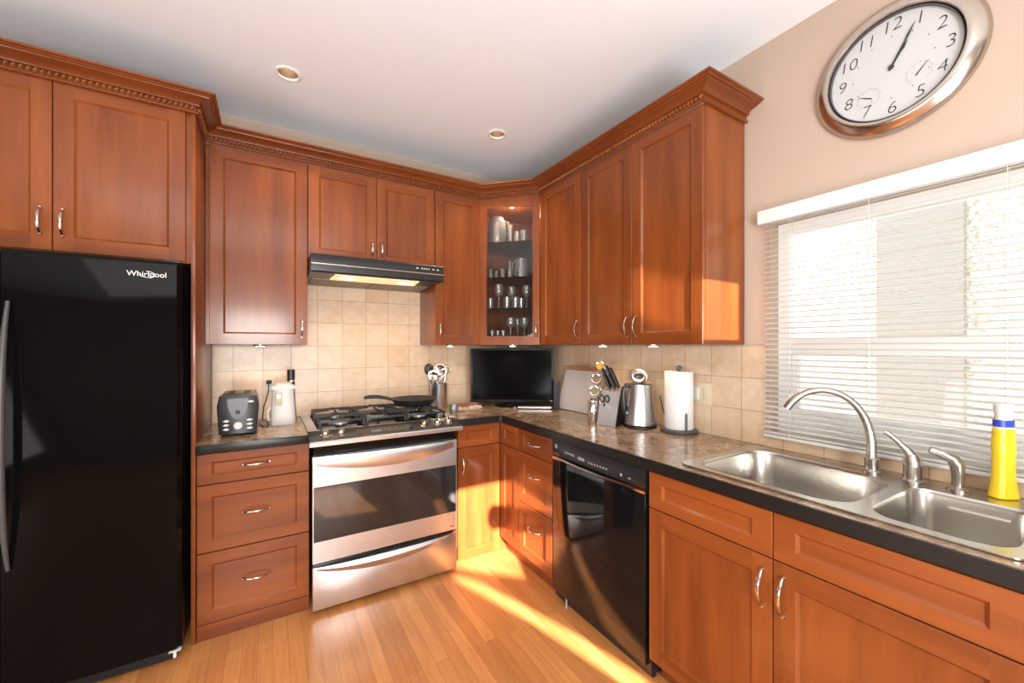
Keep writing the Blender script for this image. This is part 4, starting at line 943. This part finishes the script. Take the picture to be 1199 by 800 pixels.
# revolving jar rack
JC = at(703, 2.575, ZT)
sr_ = thing('spice_rack', JC, 'chrome spice tower holding glass jars beside the knife block', 'spice rack')
m_ = MB(); m_.lathe(JC, [(.048, 0), (.050, .004), (.050, .012), (.024, .018), (.012, .024), (.012, .345), (.008, .352), (0, .354)], 28); m_.build('stand', 'chrome', sr_)
fw = (-DV * .93 - RV * .22 + Z * .22).normalized(); UU = V3((-fw.y, fw.x, 0)).normalized(); VV = fw.cross(UU)
jar_specs = [(at(703, 2.462, ZT + .333), 'gold_spice', 'glass spice jar of gold powder at the top of the chrome tower'), (at(698, 2.462, ZT + .258), 'brown_spice', 'glass spice jar of brown spice midway up the chrome tower'), (at(696, 2.462, ZT + .184), 'green_spice', 'glass spice jar of green herbs lowest on the chrome tower')]
for (p, sm, lab) in jar_specs:
    m_ = MB(); q = p - fw * .0625; m_.tube([q, V3((JC.x, JC.y, q.z)) - DV * .0125], .004, 8); m_.build('arm', 'chrome', sr_)
    t = thing('spice_jar', p, lab, 'jar', 'spice jars in the chrome tower')
    m_ = MB(); m_.lathe(p, [(.026, -.062), (.030, -.056), (.031, -.004), (.029, 0), (.024, .0005)], 24, UU, VV, fw, True, False); m_.build('bottle', 'drink_glass', t)
    m_ = MB(); m_.lathe(p, [(.027, -.056), (.0285, -.005), (.023, -.002), (0, -.0015)], 22, UU, VV, fw); m_.build('contents', sm, t)
    m_ = MB(); m_.lathe(p, [(.0315, -.016), (.0335, -.012), (.0335, .002), (.029, .005), (.025, .004), (.024, .0008)], 26, UU, VV, fw, False, False); m_.build('lid', 'chrome', t)
bb = at(694.5, 2.42, ZT)
t = thing('steel_canister', bb, 'shiny steel cylinder standing in front of the spice tower', 'canister')
m_ = MB(); m_.lathe(bb, [(.030, 0), (.032, .003), (.032, .126), (.029, .131), (0, .132)], 28); m_.build('body', 'chrome', t)
m_ = MB(); m_.lathe(bb + Z * .1322, [(.018, 0), (.019, .008), (.012, .012), (0, .0125)], 20); m_.build('lid', 'nickel', t)

# knife block
KC = at(715, 2.37, ZT); UK = V3((.30, -.954, 0)).normalized(); WK = V3((-UK.y * -1, 0, 0)); WK = V3((UK.y, -UK.x, 0)); WK = WK if WK.x < 0 else -WK
kn = thing('knife_block', KC, 'slanted silver knife block full of black-handled knives', 'knife block')
m_ = MB(); m_.loft([[KC + UK * u + WK * f + Z * z for (f, z) in ((.062, 0), (-.075, 0), (-.085, .02), (-.055, .205), (-.005, .190), (.035, .085))] for u in (-.058, .060)]); m_.build('block', 'silver_plastic', kn, smooth=15)
m_ = MB(); m_.loft([[KC + UK * u + WK * f + Z * z for (f, z) in ((.060, .0), (-.074, .0), (-.084, .02), (-.055, .203), (-.006, .188), (.033, .084))] for u in (.0602, .066)]); m_.build('side_panel', 'black_plastic', kn)
axis = V3((0, 0, 1)) * .86 + WK * .16 - UK * .34; axis.normalize()
kspec = [(-.008, -.028, .135, 'bread knife with black handle, leftmost in the knife block'), (.016, -.040, .150, 'long black-handled carving knife at the back of the knife block'), (.042, -.032, .140, 'black-handled chef knife right of the carving knife'), (.006, .002, .110, 'short black-handled paring knife at the front of the block'), (.034, .000, .105, 'black-handled utility knife at the front right of the block')]
for (u, f, ln, lab) in kspec:
    zt = .205 - (f + .055) * .3 + .0008; p = KC + UK * u + WK * f + Z * (zt + .003); t = thing('knife', p, lab, 'knife', 'knives in the silver block')
    m_ = MB(); m_.tube([p + axis * s for s in (.012, .03, ln * .55, ln * .9, ln)], [.011, .0125, .014, .0135, .009], 10, up=WK, flat=.75); m_.build('handle', 'black_plastic', t)
    m_ = MB(); m_.obox(p, axis, WK, axis.cross(WK), (-.001, -.009, -.003), (.0118, .009, .003)); m_.build('bolster', 'chrome', t)
p = KC + UK * -.010 + WK * .030 + Z * .118
t = thing('scissors', p, 'black-handled kitchen scissors pushed into the front of the knife block', 'scissors')
for s in (-.016, .016):
    m_ = MB(); c = p + UK * s + Z * .034 + WK * .024; m_.tube([c + UK * (.013 * math.cos(q)) + Z * (.019 * math.sin(q)) for q in [2 * math.pi * j / 16 for j in range(17)]], .0045, 8); m_.build('finger_loop', 'black_plastic', t)
m_ = MB(); m_.obox(p + WK * .019, UK, Z, WK, (-.006, -.012, 0), (.006, .017, .006)); m_.build('blade', 'chrome', t)

# kettle
EC = at(749.5, 2.28, ZT)
kt = thing('kettle', EC, 'brushed steel electric kettle with its lid open beside the knife block', 'kettle')
m_ = MB(); m_.lathe(EC, [(.086, 0), (.090, .004), (.090, .014), (.084, .017)], 36); m_.build('base', 'black_plastic', kt)
m_ = MB(); m_.lathe(EC, [(.086, .0172), (.090, .021), (.089, .034), (.085, .036), (.066, .236), (.064, .242), (.061, .240), (.080, .040), (0, .038)], 40); m_.build('body', 'steel', kt)
hdv = (-RV * .95 - DV * .25).normalized()
m_ = MB(); pts = [EC + hdv * r + Z * z for r, z in ((.062, .232), (.085, .238), (.105, .226), (.110, .19), (.107, .13), (.100, .085), (.088, .062))]
m_.tube(pts, [.012, .013, .014, .0135, .0125, .012, .011], 12, up=V3((-hdv.y, hdv.x, 0)), flat=.85); m_.build('handle', 'black_plastic', kt)
m_ = MB(); m_.tube([EC + hdv * r + Z * z for r, z in ((.078, .12), (.088, .075), (.090, .05))], [.012, .014, .012], 10); m_.build('water_gauge', 'black_gloss', kt)
la = (-DV * .80 + Z * .50 + RV * .15).normalized(); lu = RV; lv = la.cross(lu).normalized()
lc = EC + RV * .006 + DV * .045 + Z * .283
m_ = MB(); m_.lathe(lc, [(.047, -.012), (.049, -.004), (.047, .002), (.040, .000), (.036, -.004), (0, -.005)], 32, lu, lv, la); ldo = m_.build('lid', 'steel', kt)
m_ = MB(); m_.lathe(lc, [(.027, -.0046), (.026, .003), (.020, .006), (0, .0065)], 20, lu, lv * .6, la); m_.build('lid_latch', 'black_plastic', ldo)
m_ = MB(); m_.tube([EC + DV * .050 + Z * .2385, EC + DV * .056 + Z * .250, lc - lv * .0 - la * .012 - Z * .02], .008, 8); m_.build('hinge', 'black_plastic', kt)

# paper towels
PC = at(795, 2.14, ZT)
ph = thing('towel_holder', PC, 'dark metal paper towel holder near the switch plate', 'towel holder')
m_ = MB(); m_.lathe(PC, [(.092, 0), (.094, .004), (.094, .016), (.088, .020), (.012, .0215), (.007, .024), (.007, .325), (.0, .326)], 40); m_.build('base', 'dark_grey', ph)
m_ = MB(); m_.lathe(PC + Z * .3265, [(.008, 0), (.015, .006), (.016, .018), (.011, .026), (0, .028)], 20); m_.build('finial', 'dark_grey', ph)
aa = PC - DV * .083 + RV * .004
m_ = MB(); m_.tube([aa + Z * .018, aa + Z * .105, aa + Z * .112], [.005, .005, .003], 10); m_.build('tension_arm', 'dark_grey', ph)
rl = thing('paper_towel_roll', PC + Z * .022, 'white paper towel roll standing on the dark metal holder', 'paper towels')
m_ = MB(); m_.lathe(PC + Z * .0225, [(.020, 0), (.070, 0), (.0715, .004), (.0715, .296), (.070, .300), (.020, .300), (.0195, .150), (.020, 0)], 40, cap0=False, cap1=False); m_.build('paper', 'paper', rl)
m_ = MB(); m_.lathe(PC + Z * .0235, [(.0192, 0), (.0192, .298), (.0172, .298), (.0172, 0)], 24, cap0=False, cap1=False); m_.build('core', 'rattan', rl)

# ================================================================== GLASSWARE
def tumbler(p, r, h, lab, grp, name='tumbler'):
    t = thing(name, p, lab, 'glass', grp)
    m_ = MB(); m_.lathe(p, [(r * .80, 0.0003), (r * .82, .004), (r, h), (r * .93, h), (r * .76, .010), (0, .009)], 18); m_.build('bowl', 'drink_glass', t); return t
def goblet(p, r, h, lab, grp):
    t = thing('wine_glass', p, lab, 'glass', grp)
    m_ = MB(); m_.lathe(p + Z * h * .48, [(.004, 0), (r * .55, h * .05), (r * .92, h * .16), (r, h * .30), (r * .80, h * .52), (r * .76, h * .52), (r * .94, h * .30), (r * .86, h * .17), (r * .5, h * .07), (0, h * .03)], 20); m_.build('bowl', 'drink_glass', t)
    m_ = MB(); m_.lathe(p, [(r * .85, .0003), (r * .85, .002), (.006, .006), (.004, .02), (.0035, h * .40), (.005, h * .479)], 18); m_.build('stem', 'drink_glass', t); return t
G0 = 'glassware in the corner cabinet'
z3, z2, z1, z0 = SHZ[2] + .0005, SHZ[1] + .0005, SHZ[0] + .0005, ZU0 + .0525
# pitcher
p = at(582, 3.03, z3); t = thing('glass_pitcher', p, 'big ribbed glass pitcher at the left of the top glass shelf', 'pitcher')
m_ = MB(); lps = []
for (r, z) in ((.050, .0005), (.064, .012), (.068, .06), (.067, .14), (.060, .185), (.046, .208), (.042, .208), (.056, .183), (.062, .14), (.063, .06), (.05, .012)):
    lps.append([p + V3((r * (1 + .035 * (k % 2)) * math.cos(2 * math.pi * k / 32), r * (1 + .035 * (k % 2)) * math.sin(2 * math.pi * k / 32), z)) for k in range(32)])
m_.loft(lps); m_.build('body', 'drink_glass', t)
m_ = MB(); m_.tube([p + RV * .058 + Z * .175, p + RV * .085 + Z * .165 - DV * .03, p + RV * .085 + Z * .09 - DV * .03, p + RV * .062 + Z * .06], .006, 8); m_.build('handle', 'drink_glass', t)
tumbler(at(597.5, 3.04, z3), .020, .155, 'tallest slim glass beside the pitcher on the top shelf', G0)
tumbler(at(605.5, 3.06, z3), .026, .11, 'tumbler in the middle of the top glass shelf', G0)
tumbler(at(613.5, 3.02, z3), .026, .11, 'tumbler at the right of the top glass shelf', G0)
for px, D, lab in ((574.5, 3.0, 'short glass at the far left of the second shelf'), (581, 3.08, 'short glass, second from left on the second shelf'), (588.5, 3.0, 'short glass left of the bottle on the second shelf')): tumbler(at(px, D, z2), .021, .075, lab, G0, 'short_glass')
p = at(597, 3.04, z2); t = thing('glass_bottle', p, 'slender glass bottle in the middle of the second cabinet shelf', 'bottle')
m_ = MB(); m_.lathe(p, [(.020, .0005), (.022, .004), (.022, .07), (.010, .095), (.009, .125), (.011, .128), (.007, .128), (.007, .09), (.018, .06), (.018, .01)], 18); m_.build('body', 'drink_glass', t)
m_ = MB(); m_.lathe(p + Z * .1284, [(.008, 0), (.012, .006), (.008, .016), (0, .017)], 14); m_.build('stopper', 'drink_glass', t)
p = at(610.5, 3.04, z2); t = thing('glass_jug', p, 'cut glass jug at the right of the second cabinet shelf', 'jug')
m_ = MB(); lps = []
for (r, z) in ((.042, .0005), (.050, .012), (.054, .06), (.046, .11), (.040, .14), (.044, .155), (.040, .155), (.036, .14), (.042, .11), (.049, .06), (.042, .012)):
    lps.append([p + V3((r * (1 + .05 * (k % 2)) * math.cos(2 * math.pi * k / 28), r * (1 + .05 * (k % 2)) * math.sin(2 * math.pi * k / 28), z)) for k in range(28)])
m_.loft(lps); m_.build('body', 'drink_glass', t)
m_ = MB(); m_.tube([p - RV * .040 + Z * .14, p - RV * .066 + Z * .13, p - RV * .066 + Z * .06, p - RV * .050 + Z * .04], .005, 8); m_.build('handle', 'drink_glass', t)
for px, D, lab in ((584, 2.99, 'wine glass at the left of the third cabinet shelf'), (599, 3.10, 'wine glass in the middle of the third cabinet shelf'), (616.5, 3.02, 'wine glass at the right of the third cabinet shelf')): goblet(at(px, D, z1), .034, .180, lab, G0)
for px, D, lab in ((574, 3.03, 'short glass at the far left of the third shelf'), (593.5, 2.98, 'short glass between the left and middle wine glasses'), (603.5, 2.97, 'short glass in front of the middle wine glass'), (610, 3.07, 'short glass left of the right wine glass')): tumbler(at(px, D, z1), .027, .085, lab, G0, 'short_glass')
for px, D, lab in ((576.5, 2.99, 'shot glass at the far left of the cabinet floor'), (583, 3.03, 'shot glass, second from left on the cabinet floor'), (589.5, 2.99, 'shot glass next to the left goblet on cabinet floor')): tumbler(at(px, D, z0), .018, .055, lab, G0, 'shot_glass')
for px, D, lab in ((598, 2.99, 'goblet at the left of the cabinet floor'), (606, 3.09, 'goblet at the back middle of the cabinet floor'), (614, 3.0, 'goblet at the right of the cabinet floor')): goblet(at(px, D, z0), .034, .150, lab, G0)
